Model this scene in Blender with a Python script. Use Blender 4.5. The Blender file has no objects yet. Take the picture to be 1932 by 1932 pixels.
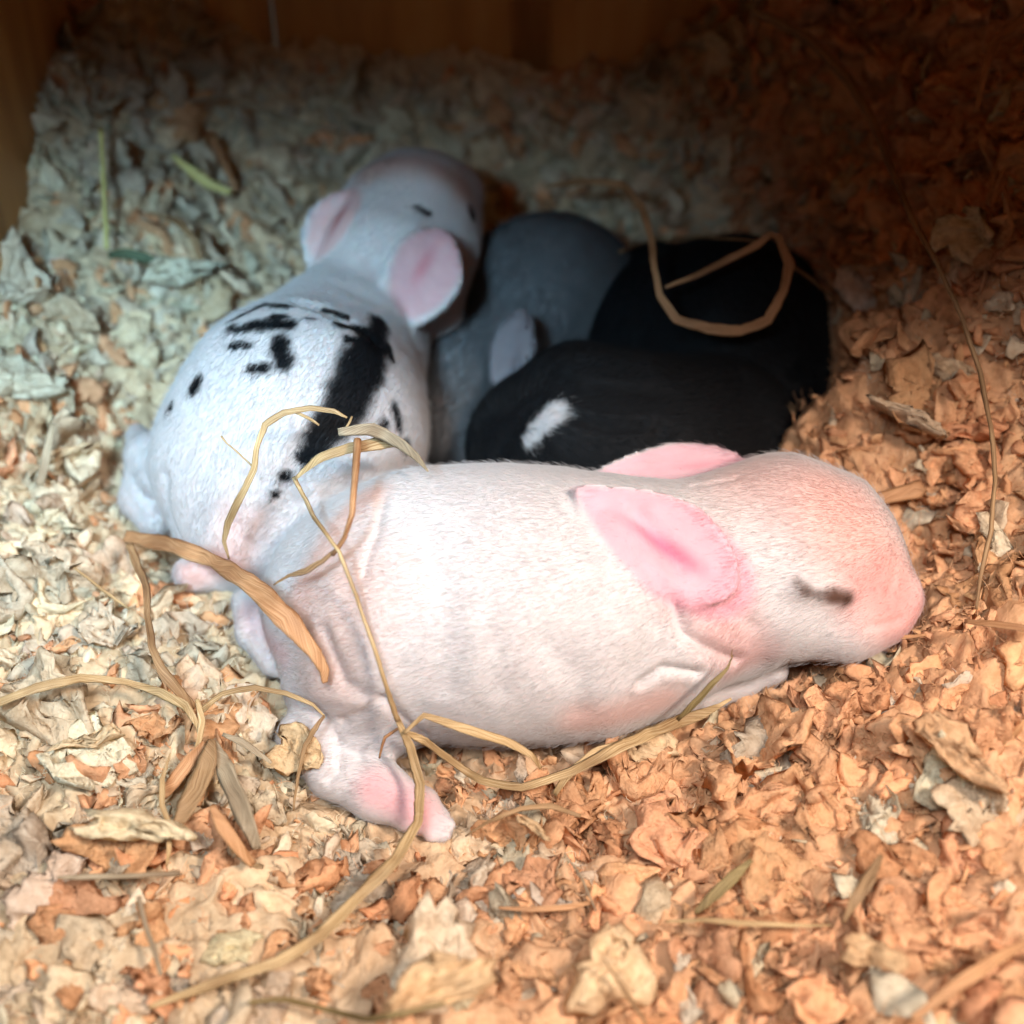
import bpy, math, random
import numpy as np
from mathutils import Vector

random.seed(7)
rng = np.random.default_rng(7)
sc = bpy.context.scene
COL = sc.collection
S = 0.01                                    # the scene is laid out in centimetres and linked in metres

# ------------------------------------------------------------------ camera
PITCH = math.radians(38)
FWD = np.array([0, math.cos(PITCH), -math.sin(PITCH)])
RGT = np.array([1.0, 0, 0])
UPV = np.array([0, math.sin(PITCH), math.cos(PITCH)])
CAM = np.array([0, 0, 2.0]) - 18 * FWD
FPX = 966 / math.tan(math.radians(22.5))    # focal length in photo pixels (1932 wide view)
cam = bpy.data.cameras.new('camera')
camo = bpy.data.objects.new('camera', cam)
COL.objects.link(camo)
camo.location = CAM * S
camo.rotation_euler = (math.radians(90) - PITCH, 0, 0)
cam.sensor_width = 36
cam.angle = math.radians(45)
cam.clip_start, cam.clip_end = 0.005, 20
cam.dof.use_dof = True
cam.dof.focus_distance = 15.6 * S
cam.dof.aperture_fstop = 13.5
sc.camera = camo

# ------------------------------------------------------------------ world, lamps, exposure
w = bpy.data.worlds.new("World")
sc.world = w
w.use_nodes = True
w.node_tree.nodes['Background'].inputs[0].default_value = (1.0, 0.78, 0.58, 1)
w.node_tree.nodes['Background'].inputs[1].default_value = 0.06

def area(name, loc, target, size, power, color):
    l = bpy.data.lights.new(name, 'AREA')
    l.shape = 'DISK'
    l.size = size * S
    l.energy = power
    l.color = color
    o = bpy.data.objects.new(name, l)
    COL.objects.link(o)
    o.location = Vector(loc) * S
    d = Vector(target) - Vector(loc)
    o.rotation_euler = d.to_track_quat('-Z', 'Y').to_euler()
    return o

area('key_lamp', (13, -18, 25), (2, -4, 1), 5, 1.12, (1.0, 0.845, 0.72))
area('front_fill', (-3, -19, 26), (0, -4, 1), 9, 0.62, (0.93, 0.97, 1.0))  # added soft fill for the front, not an actual opening
day = area('daylight_opening', (-6, -14, 16.3), (-5.2, 4.0, 3.2), 3.4, 0.057, (0.48, 0.79, 1.0))
day.data.spread = math.radians(46)
sc.view_settings.view_transform = 'Standard'
sc.view_settings.look = 'None'
sc.view_settings.exposure = 0.18
sc.view_settings.gamma = 1.0
cy = sc.cycles
cy.max_bounces = 6
cy.diffuse_bounces = 4
cy.glossy_bounces = 2
cy.transmission_bounces = 4
cy.transparent_max_bounces = 6
cy.caustics_reflective = cy.caustics_refractive = False
cy.use_denoising = True
sc.cycles_curves.shape = 'RIBBONS'

# ------------------------------------------------------------------ small maths
def norm(a):
    a = np.asarray(a, float)
    return a / (np.linalg.norm(a, axis=-1, keepdims=True) + 1e-12)

def ray(u, v):
    return FWD + (u - 966) / FPX * RGT - (v - 966) / FPX * UPV

def pd(u, v, d):
    return CAM + d * ray(u, v)

def pz(u, v, z):
    r = ray(u, v)
    return CAM + (z - CAM[2]) / r[2] * r

def depth(p):
    return float(np.dot(np.asarray(p) - CAM, FWD))

def project(P):
    q = P - CAM
    d = q @ FWD
    return 966 + FPX * (q @ RGT) / d, 966 - FPX * (q @ UPV) / d, d

def hash3(ix, iy, iz, seed):
    h = (ix.astype(np.int64) * 374761393 + iy.astype(np.int64) * 668265263 + iz.astype(np.int64) * 2147483647 + seed * 974711) & 0xffffffff
    h = ((h ^ (h >> 13)) * 1274126177) & 0xffffffff
    h = h ^ (h >> 16)
    return (h & 0xffff) / 65535.0

def vnoise(P, scale, seed=0):
    q = np.asarray(P, float) * scale
    i = np.floor(q).astype(np.int64)
    f = q - i
    f = f * f * (3 - 2 * f)
    out = 0
    for dx in (0, 1):
        for dy in (0, 1):
            for dz in (0, 1):
                wgt = (f[:, 0] if dx else 1 - f[:, 0]) * (f[:, 1] if dy else 1 - f[:, 1]) * (f[:, 2] if dz else 1 - f[:, 2])
                out = out + wgt * hash3(i[:, 0] + dx, i[:, 1] + dy, i[:, 2] + dz, seed)
    return out

def sstep(a, b, x):
    t = np.clip((x - a) / (b - a), 0, 1)
    return t * t * (3 - 2 * t)

def catmull(pts, n):
    pts = np.asarray(pts, float)
    P = np.vstack([2 * pts[0] - pts[1], pts, 2 * pts[-1] - pts[-2]])
    out = []
    for i in range(1, len(P) - 2):
        t = np.linspace(0, 1, n, endpoint=False)[:, None]
        a, b, c, d = P[i - 1], P[i], P[i + 1], P[i + 2]
        out.append(0.5 * (2 * b + (c - a) * t + (2 * a - 5 * b + 4 * c - d) * t ** 2 + (3 * b - a - 3 * c + d) * t ** 3))
    out.append(pts[-1][None])
    return np.vstack(out)

# ------------------------------------------------------------------ linking helpers
def tag(o, label=None, cat=None, group=None, kind=None):
    for k, v in (('label', label), ('category', cat), ('group', group), ('kind', kind)):
        if v:
            o[k] = v
    return o

def link(name, data, parent=None, loc=None):
    o = bpy.data.objects.new(name, data)
    COL.objects.link(o)
    if loc is not None:
        o.location = Vector(loc) * S
    if parent is not None:
        o.parent = parent
    return o

def np_mesh(name, V, F, mat=None, smooth=True, color=None, uv=None):
    """V (n,3) cm; F (m,k) int with constant k, or list of such arrays"""
    me = bpy.data.meshes.new(name)
    Fs = F if isinstance(F, list) else [F]
    V = np.asarray(V, np.float32) * S
    me.vertices.add(len(V))
    me.vertices.foreach_set('co', V.ravel())
    loops = np.concatenate([f.ravel() for f in Fs]).astype(np.int32)
    tot = np.concatenate([np.full(len(f), f.shape[1]) for f in Fs]).astype(np.int32)
    start = np.concatenate([[0], np.cumsum(tot)[:-1]]).astype(np.int32)
    me.loops.add(len(loops))
    me.loops.foreach_set('vertex_index', loops)
    me.polygons.add(len(tot))
    me.polygons.foreach_set('loop_start', start)
    me.polygons.foreach_set('loop_total', tot)
    me.polygons.foreach_set('use_smooth', np.full(len(tot), smooth))
    me.update(calc_edges=True)
    if color is not None:
        a = me.attributes.new('tint', 'FLOAT_COLOR', 'POINT')
        c = np.ones((len(V), 4), np.float32)
        c[:, :3] = color
        a.data.foreach_set('color', c.ravel())
    if uv is not None:
        l = me.uv_layers.new(name='UVMap')
        l.data.foreach_set('uv', np.asarray(uv, np.float32)[loops].ravel())
    if mat:
        me.materials.append(mat)
    return me

# ------------------------------------------------------------------ materials
def newmat(name):
    m = bpy.data.materials.new(name)
    m.use_nodes = True
    nt = m.node_tree
    b = nt.nodes['Principled BSDF']
    return m, nt, b

def node(nt, t, **kw):
    n = nt.nodes.new(t)
    for k, v in kw.items():
        if k in n.inputs:
            n.inputs[k].default_value = v
        else:
            setattr(n, k, v)
    return n

def mixrgb(nt, a, b, fac, mode='MIX'):
    n = nt.nodes.new('ShaderNodeMix')
    n.data_type = 'RGBA'
    n.blend_type = mode
    for sock, val in ((n.inputs[6], a), (n.inputs[7], b), (n.inputs[0], fac)):
        if hasattr(val, 'is_linked'):
            nt.links.new(val, sock)
        else:
            sock.default_value = val
    return n.outputs[2]

def ramp(nt, src, stops):
    r = nt.nodes.new('ShaderNodeValToRGB')
    e = r.color_ramp.elements
    while len(e) < len(stops):
        e.new(0.5)
    for k, (p, c) in enumerate(stops):
        e[k].position = p
        e[k].color = (*c, 1) if len(c) == 3 else c
    nt.links.new(src, r.inputs[0])
    return r.outputs[0]

def pulp_mat(name, attr=True, base=(0.5, 0.38, 0.25)):
    m, nt, b = newmat(name)
    tc = node(nt, 'ShaderNodeTexCoord')
    n1 = node(nt, 'ShaderNodeTexNoise', Scale=420.0, Detail=6.0, Roughness=0.65)
    n2 = node(nt, 'ShaderNodeTexNoise', Scale=3000.0, Detail=4.0, Roughness=0.7)
    n3 = node(nt, 'ShaderNodeTexNoise', Scale=120.0, Detail=3.0)
    for n in (n1, n2, n3):
        nt.links.new(tc.outputs['Object'], n.inputs['Vector'])
    if attr:
        at = node(nt, 'ShaderNodeAttribute', attribute_name='tint')
        c0 = at.outputs['Color']
        if attr == 'object':
            oi = node(nt, 'ShaderNodeObjectInfo')
            c0 = oi.outputs['Color']
    else:
        c0 = (*base, 1)
    f1 = ramp(nt, n1.outputs['Fac'], [(0.34, (0.76, 0.70, 0.64)), (0.6, (1.06, 1.05, 1.04))])
    c = mixrgb(nt, c0, f1, 1.0, 'MULTIPLY')
    f3 = ramp(nt, n3.outputs['Fac'], [(0.35, (1.03, 0.97, 0.92)), (0.65, (0.99, 1.01, 1.02))])
    c = mixrgb(nt, c, f3, 0.9, 'MULTIPLY')
    nt.links.new(c, b.inputs['Base Color'])
    b.inputs['Roughness'].default_value = 0.95
    b.inputs['Specular IOR Level'].default_value = 0.12
    add = node(nt, 'ShaderNodeMath', operation='MULTIPLY_ADD')
    nt.links.new(n1.outputs['Fac'], add.inputs[0])
    add.inputs[1].default_value = 2.2
    nt.links.new(n2.outputs['Fac'], add.inputs[2])
    rg = node(nt, 'ShaderNodeTexNoise', Scale=520.0, Detail=6.0, Roughness=0.6, Distortion=1.2)
    rg.noise_type = 'RIDGED_MULTIFRACTAL'
    nt.links.new(tc.outputs['Object'], rg.inputs['Vector'])
    bp0 = node(nt, 'ShaderNodeBump', Strength=0.55, Distance=0.0006)
    nt.links.new(rg.outputs['Fac'], bp0.inputs['Height'])
    bp = node(nt, 'ShaderNodeBump', Strength=0.6, Distance=0.00025)
    nt.links.new(bp0.outputs[0], bp.inputs['Normal'])
    nt.links.new(add.outputs[0], bp.inputs['Height'])
    nt.links.new(bp.outputs[0], b.inputs['Normal'])
    tr = node(nt, 'ShaderNodeBsdfTranslucent')
    nt.links.new(c, tr.inputs[0])
    mx = node(nt, 'ShaderNodeMixShader')
    mx.inputs[0].default_value = 0.3
    out = nt.nodes['Material Output']
    nt.links.new(b.outputs[0], mx.inputs[1])
    nt.links.new(tr.outputs[0], mx.inputs[2])
    nt.links.new(mx.outputs[0], out.inputs[0])
    return m

M_PULP = pulp_mat('paper_pulp')
M_PULP_OBJ = pulp_mat('paper_pulp_flake', 'object')

def hair_mat(name, spec=0.2, trans=0.3):
    m, nt, b = newmat(name)
    at = node(nt, 'ShaderNodeAttribute', attribute_name='tint')
    nt.links.new(at.outputs['Color'], b.inputs['Base Color'])
    b.inputs['Roughness'].default_value = 0.6
    b.inputs['Specular IOR Level'].default_value = spec
    tr = node(nt, 'ShaderNodeBsdfTranslucent')
    nt.links.new(at.outputs['Color'], tr.inputs[0])
    mx = node(nt, 'ShaderNodeMixShader')
    mx.inputs[0].default_value = trans
    nt.links.new(b.outputs[0], mx.inputs[1])
    nt.links.new(tr.outputs[0], mx.inputs[2])
    nt.links.new(mx.outputs[0], nt.nodes['Material Output'].inputs[0])
    return m

M_FUR = hair_mat('fur', 0.05, 0.42)
M_FUR_DARK = hair_mat('dark_fur', 0.35, 0.1)
M_FIBRE = hair_mat('paper_fibre', 0.1, 0.3)

def skin_mat():
    m, nt, b = newmat('skin')
    at = node(nt, 'ShaderNodeAttribute', attribute_name='tint')
    tc = node(nt, 'ShaderNodeTexCoord')
    n1 = node(nt, 'ShaderNodeTexNoise', Scale=300.0, Detail=5.0)
    nt.links.new(tc.outputs['Object'], n1.inputs['Vector'])
    f = ramp(nt, n1.outputs['Fac'], [(0.35, (0.94, 0.9, 0.9)), (0.65, (1.03, 1.02, 1.02))])
    c = mixrgb(nt, at.outputs['Color'], f, 0.8, 'MULTIPLY')
    nt.links.new(c, b.inputs['Base Color'])
    b.inputs['Roughness'].default_value = 0.6
    b.inputs['Specular IOR Level'].default_value = 0.1
    b.inputs['Subsurface Weight'].default_value = 0.35
    b.inputs['Subsurface Radius'].default_value = (1.0, 0.35, 0.25)
    b.inputs['Subsurface Scale'].default_value = 0.0012
    bp = node(nt, 'ShaderNodeBump', Strength=0.08, Distance=0.0001)
    nt.links.new(n1.outputs['Fac'], bp.inputs['Height'])
    nt.links.new(bp.outputs[0], b.inputs['Normal'])
    return m

M_SKIN = skin_mat()

def hay_mat(name, c1, c2, c3):
    """dry blade: fibres run along the length (UV: x along, y across, both in cm)"""
    m, nt, b = newmat(name)
    uv = node(nt, 'ShaderNodeUVMap')
    mp = node(nt, 'ShaderNodeMapping')
    mp.inputs['Scale'].default_value = (1.3, 95.0, 1)
    nt.links.new(uv.outputs[0], mp.inputs[0])
    n1 = node(nt, 'ShaderNodeTexNoise', Scale=1.0, Detail=4.0, Roughness=0.6)
    nt.links.new(mp.outputs[0], n1.inputs['Vector'])
    n2 = node(nt, 'ShaderNodeTexNoise', Scale=1.1, Detail=3.0)
    nt.links.new(uv.outputs[0], n2.inputs['Vector'])
    ca = ramp(nt, n1.outputs['Fac'], [(0.34, c1), (0.5, c2), (0.68, c3)])
    f2 = ramp(nt, n2.outputs['Fac'], [(0.35, (0.58, 0.50, 0.44)), (0.6, (1.06, 1.05, 1.02))])
    c = mixrgb(nt, ca, f2, 0.85, 'MULTIPLY')
    nt.links.new(c, b.inputs['Base Color'])
    b.inputs['Roughness'].default_value = 0.6
    b.inputs['Specular IOR Level'].default_value = 0.3
    bp = node(nt, 'ShaderNodeBump', Strength=0.5, Distance=0.00015)
    nt.links.new(n1.outputs['Fac'], bp.inputs['Height'])
    nt.links.new(bp.outputs[0], b.inputs['Normal'])
    tr = node(nt, 'ShaderNodeBsdfTranslucent')
    nt.links.new(c, tr.inputs[0])
    mx = node(nt, 'ShaderNodeMixShader')
    mx.inputs[0].default_value = 0.15
    nt.links.new(b.outputs[0], mx.inputs[1])
    nt.links.new(tr.outputs[0], mx.inputs[2])
    nt.links.new(mx.outputs[0], nt.nodes['Material Output'].inputs[0])
    return m

HAY = {
    'straw': hay_mat('straw_blade', (0.26, 0.155, 0.065), (0.50, 0.34, 0.17), (0.68, 0.53, 0.33)),
    'orange': hay_mat('orange_blade', (0.26, 0.12, 0.05), (0.50, 0.26, 0.125), (0.64, 0.39, 0.22)),
    'brown': hay_mat('brown_blade', (0.16, 0.09, 0.045), (0.33, 0.20, 0.10), (0.45, 0.30, 0.17)),
    'grey': hay_mat('grey_blade', (0.24, 0.19, 0.13), (0.40, 0.32, 0.22), (0.54, 0.45, 0.33)),
    'yellow': hay_mat('yellow_blade', (0.48, 0.44, 0.14), (0.66, 0.60, 0.24), (0.75, 0.70, 0.36)),
    'olive': hay_mat('olive_blade', (0.12, 0.085, 0.03), (0.26, 0.19, 0.08), (0.40, 0.31, 0.15)),
    'green': hay_mat('green_blade', (0.05, 0.08, 0.045), (0.09, 0.13, 0.075), (0.13, 0.17, 0.1)),
}

def wood_mat():
    m, nt, b = newmat('amber_wood')
    tc = node(nt, 'ShaderNodeTexCoord')
    mp = node(nt, 'ShaderNodeMapping')
    mp.inputs['Scale'].default_value = (60, 60, 6)
    nt.links.new(tc.outputs['Object'], mp.inputs[0])
    n1 = node(nt, 'ShaderNodeTexNoise', Scale=1.6, Detail=6.0, Roughness=0.6, Distortion=0.6)
    nt.links.new(mp.outputs[0], n1.inputs['Vector'])
    c = ramp(nt, n1.outputs['Fac'], [(0.3, (0.40, 0.19, 0.055)), (0.55, (0.60, 0.31, 0.10)), (0.75, (0.68, 0.39, 0.15))])
    nt.links.new(c, b.inputs['Base Color'])
    b.inputs['Roughness'].default_value = 0.55
    bp = node(nt, 'ShaderNodeBump', Strength=0.3, Distance=0.0003)
    nt.links.new(n1.outputs['Fac'], bp.inputs['Height'])
    nt.links.new(bp.outputs[0], b.inputs['Normal'])
    return m

M_WOOD = wood_mat()

# ------------------------------------------------------------------ the nest box
def board(name, lo, hi, parent, bev=0.12):
    """a board with bevelled edges, a slight unevenness along its faces"""
    lo, hi = np.array(lo, float), np.array(hi, float)
    import bmesh
    bm = bmesh.new()
    bmesh.ops.create_cube(bm, size=1)
    for v in bm.verts:
        for k in range(3):
            v.co[k] = ((lo[k] + hi[k]) / 2 + v.co[k] * (hi[k] - lo[k])) * S
    bmesh.ops.bevel(bm, geom=list(bm.edges), offset=bev * S, segments=2, affect='EDGES')
    me = bpy.data.meshes.new(name)
    bm.to_mesh(me)
    bm.free()
    me.materials.append(M_WOOD)
    return link(name, me, parent)

box = link('nest_box', None)
tag(box, 'amber wooden nest box whose boards wall in the bedding', 'nest box')
board('floor_board', (-9.4, -9, -0.9), (12.6, 11.4, -0.25), box)
board('side_board', (-9.05, -1.5, -0.2), (-8.25, 10.5, 11.9), box)
board('side_board', (11.9, -1.5, -0.2), (12.7, 10.5, 11.9), box)
for x0, x1, dy in ((-9.4, -4.75, 0), (-4.65, 0.05, 0.1), (0.75, 5.2, 0.0), (5.3, 12.7, 0.1)):
    board('back_board', (x0, 10.6 + dy, -0.2), (x1, 11.3 + dy, 11.9), box)
board('back_batten', (-0.2, 11.42, -0.2), (1.0, 11.9, 11.9), box)
board('top_board', (-9.5, -7.0, 12.0), (12.8, 11.6, 12.6), box)

# ------------------------------------------------------------------ the bedding surface
CTRL = [
    # u, v, z of the bedding surface where that ray meets it
    (0, 1932, .7), (480, 1932, .6), (966, 1932, .6), (1450, 1932, .8), (1932, 1932, 1.2),
    (0, 1650, .8), (480, 1650, .7), (966, 1650, .4), (1450, 1650, .8), (1932, 1650, 1.5),
    (0, 1400, 1.0), (350, 1400, 1.0), (520, 1290, 1.0), (600, 1450, .05), (700, 1500, .05), (1000, 1450, .2), (1300, 1400, .5), (1550, 1380, 1.2), (1800, 1400, 1.8), (1932, 1400, 2.1),
    (0, 1150, 1.5), (200, 1100, 1.1), (380, 1180, 1.0), (1800, 1150, 1.9), (1932, 1150, 2.5),
    (0, 900, 2.1), (180, 900, 1.4), (1760, 960, 2.0), (1932, 900, 3.0),
    (0, 620, 3.3), (230, 700, 2.2), (430, 520, 3.0), (1480, 880, .9), (1610, 850, 2.9), (1590, 700, 3.4), (1750, 650, 4.0), (1932, 650, 4.3),
    (30, 390, 4.2), (110, 250, 5.0), (140, 120, 5.8), (300, 330, 4.0), (520, 380, 3.4), (200, 180, 4.9), (430, 150, 4.9), (700, 250, 3.9), (700, 140, 4.9),
    (960, 280, 3.6), (960, 160, 4.7), (1200, 300, 3.6), (1150, 200, 4.5), (1500, 400, 3.9), (1450, 230, 5.0), (1350, 110, 5.6),
    (1700, 350, 5.0), (1900, 350, 5.6), (1700, 120, 6.3), (1900, 120, 6.7), (1600, 0, 7.0), (1850, 0, 7.4),
    (700, 1100, .4), (1000, 1150, .3), (1300, 1150, .5), (1500, 1150, .8), (450, 900, .6), (560, 780, .9), (760, 600, 1.4),
    (1000, 700, .7), (1200, 850, .6), (1300, 650, .9), (1050, 480, 1.6), (1450, 600, 1.4),
]
CP = np.array([pz(u, v, z) for u, v, z in CTRL] + [
    (-8.4, 10.4, 6.4), (-7.0, 10.4, 6.3), (-5.9, 10.4, 5.5), (-4.6, 10.4, 5.0), (-2.5, 10.4, 4.7), (0, 10.4, 4.6), (2.4, 10.4, 4.8), (4.2, 10.4, 6.0), (5.4, 10.4, 7.2), (8, 10.4, 8.0), (11, 10.4, 8.3)])
def tps(r):
    return np.where(r > 1e-9, r * r * np.log(r + 1e-12), 0)
_n = len(CP)
_A = np.zeros((_n + 3, _n + 3))
_A[:_n, :_n] = tps(np.linalg.norm(CP[:, None, :2] - CP[None, :, :2], axis=2)) + np.eye(_n) * 0.6
_A[:_n, _n] = 1
_A[:_n, _n + 1:] = CP[:, :2]
_A[_n:, :_n] = _A[:_n, _n:].T
_sol = np.linalg.solve(_A, np.concatenate([CP[:, 2], np.zeros(3)]))
def height(xy):
    r = np.linalg.norm(xy[:, None, :] - CP[None, :, :2], axis=2)
    z = tps(r) @ _sol[:_n] + _sol[_n] + xy @ _sol[_n + 1:]
    return np.clip(z, 0.05, 9.0)
def height_grad(xy, e=0.15):
    gx = (height(xy + [e, 0]) - height(xy - [e, 0])) / (2 * e)
    gy = (height(xy + [0, e]) - height(xy - [0, e])) / (2 * e)
    return gx, gy

NX, NY = 430, 390
gx_, gy_ = np.meshgrid(np.linspace(-8.23, 11.88, NX), np.linspace(-8.95, 10.58, NY), indexing='ij')
XY = np.stack([gx_.ravel(), gy_.ravel()], 1)
# the surface is smooth; evaluate it on a coarse net and add the crumbs of pulp on the fine one
HZ = np.concatenate([height(c) for c in np.array_split(XY, 12)])
P0 = np.column_stack([XY, HZ])
crumb = 0
for s_, a_, sd in ((1.0, .20, 1), (2.2, .20, 2), (4.4, .15, 3), (8.0, .07, 4)):
    crumb = crumb + a_ * (1 - 2 * np.abs(2 * vnoise(P0, s_, sd) - 1))
P0[:, 2] = np.maximum(HZ - 0.02 + crumb * 0.8, 0.0)
# folds: the sheet is pushed sideways too, so edges overhang
for k_ in range(2):
    P0[:, k_] += 0.26 * (vnoise(P0 * [1, 1, 2.2], 2.6, 21 + k_) - 0.5) + 0.10 * (vnoise(P0, 6.0, 23 + k_) - 0.5)
P0[:, 0] = np.clip(P0[:, 0], -8.23, 11.88)
P0[:, 1] = np.minimum(P0[:, 1], 10.58)
idx = np.arange(NX * NY).reshape(NX, NY)
quads = np.stack([idx[:-1, :-1], idx[1:, :-1], idx[1:, 1:], idx[:-1, 1:]], -1).reshape(-1, 4)
tn = vnoise(P0, 1.4, 9)[:, None]
bcol = (np.array([0.80, 0.65, 0.45]) * (1 - sstep(-2.8, 4.4, P0[:, 0:1] - 0.35 * P0[:, 1:2] + 3.0 * (vnoise(P0, 0.45, 37)[:, None] - 0.5)))
        + np.array([0.80, 0.48, 0.28]) * sstep(-2.8, 4.4, P0[:, 0:1] - 0.35 * P0[:, 1:2] + 3.0 * (vnoise(P0, 0.45, 37)[:, None] - 0.5))) * (0.78 + 0.4 * tn)
bed_me = np_mesh('bedding_heap', P0, quads, M_PULP, True, bcol)
bed = tag(link('bedding_heap', bed_me), 'uneven hollowed heap of crumbled paper bedding under the rabbits', kind='structure')

# ------------------------------------------------------------------ animals: implicit bodies meshed with surface nets
def zc(u, v, z, rpx):
    c = pz(u, v, z)
    return c, rpx * depth(c) / FPX

def rc(a, b, k=0.35):
    (pa, ra), (pb, rb) = a, b
    return ('rc', pa, pb, ra, rb, k)

def chain(*balls, k=0.35):
    return [rc(balls[i], balls[i + 1], k) for i in range(len(balls) - 1)]

def ear(u, v, d, tip, hl, hw, thick=0.075, cup=0.22, tilt=(0, 0), k=0.12, taper=(0.28, 0.15)):
    """a cupped ear: centre pixel and depth, tip direction in the picture, half length/width in pixels, tilt of its face"""
    c = pd(u, v, d)
    sc_ = d / FPX
    L = norm(tip[0] * RGT - tip[1] * UPV + (tip[2] if len(tip) > 2 else 0) * -FWD)
    N = norm(-norm(ray(u, v)) + tilt[0] * RGT + tilt[1] * UPV)
    N = norm(N - L * np.dot(N, L))
    W = np.cross(N, L)
    return ('ear', c, L, W, N, hl * sc_, hw * sc_, thick, cup, taper, k)

def prim_sdf(p, P):
    if p[0] == 'rc':
        _, a, b, ra, rb, k = p
        ab = (b - a).astype(np.float32)
        q = P - a.astype(np.float32)
        h = np.clip((q @ ab) / max(float(ab @ ab), 1e-9), 0, 1)
        return np.linalg.norm(q - h[:, None] * ab, axis=1) - (ra + (rb - ra) * h)
    _, c, L, W, N, a, b, t, cup, tp, k = p
    q = P - c.astype(np.float32)
    l, w_, n = q @ L.astype(np.float32) / a, q @ W.astype(np.float32) / b, q @ N.astype(np.float32)
    # the ear narrows towards its base
    w2 = w_ / (1.0 - tp[0] * np.clip(-l, 0, 1) ** 2 - tp[1] * np.clip(l + 0.3, 0, 1.3) ** 1.5)
    r = np.sqrt(l * l + w2 * w2)
    n2 = n - cup * (w2 * w2 * 0.9 + 0.35 * l * l) * b + 0.10 * cup
    dx = (r - 1) * b * 0.9
    dn = np.abs(n2) - t * (1.15 - 0.45 * np.clip(r, 0, 1))
    rnd = 0.03
    return np.minimum(np.maximum(dx, dn), 0) + np.sqrt(np.maximum(dx + rnd, 0) ** 2 + np.maximum(dn + rnd, 0) ** 2) * (1.0) - rnd * 0.6

def body_sdf(prims, P):
    P = P.astype(np.float32)
    d = None
    for p in prims:
        if p[0] == 'cut':
            e = -prim_sdf(p[1], P)
            k = p[2]
            h = np.clip(0.5 - 0.5 * (d - e) / k, 0, 1)
            d = d + (e - d) * h + k * h * (1 - h)
            continue
        e = prim_sdf(p, P)
        if d is None:
            d = e
            continue
        k = p[-1]
        h = np.clip(0.5 + 0.5 * (d - e) / k, 0, 1)
        d = d + (e - d) * h - k * h * (1 - h)
    return d

def bounds(prims, pad=0.35):
    lo, hi = np.full(3, 1e9), np.full(3, -1e9)
    for p in prims:
        if p[0] == 'rc':
            for c, r in ((p[1], p[3]), (p[2], p[4])):
                lo, hi = np.minimum(lo, c - r), np.maximum(hi, c + r)
        elif p[0] == 'ear':
            lo, hi = np.minimum(lo, p[1] - p[5] * 1.1), np.maximum(hi, p[1] + p[5] * 1.1)
    return lo - pad, hi + pad

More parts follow.
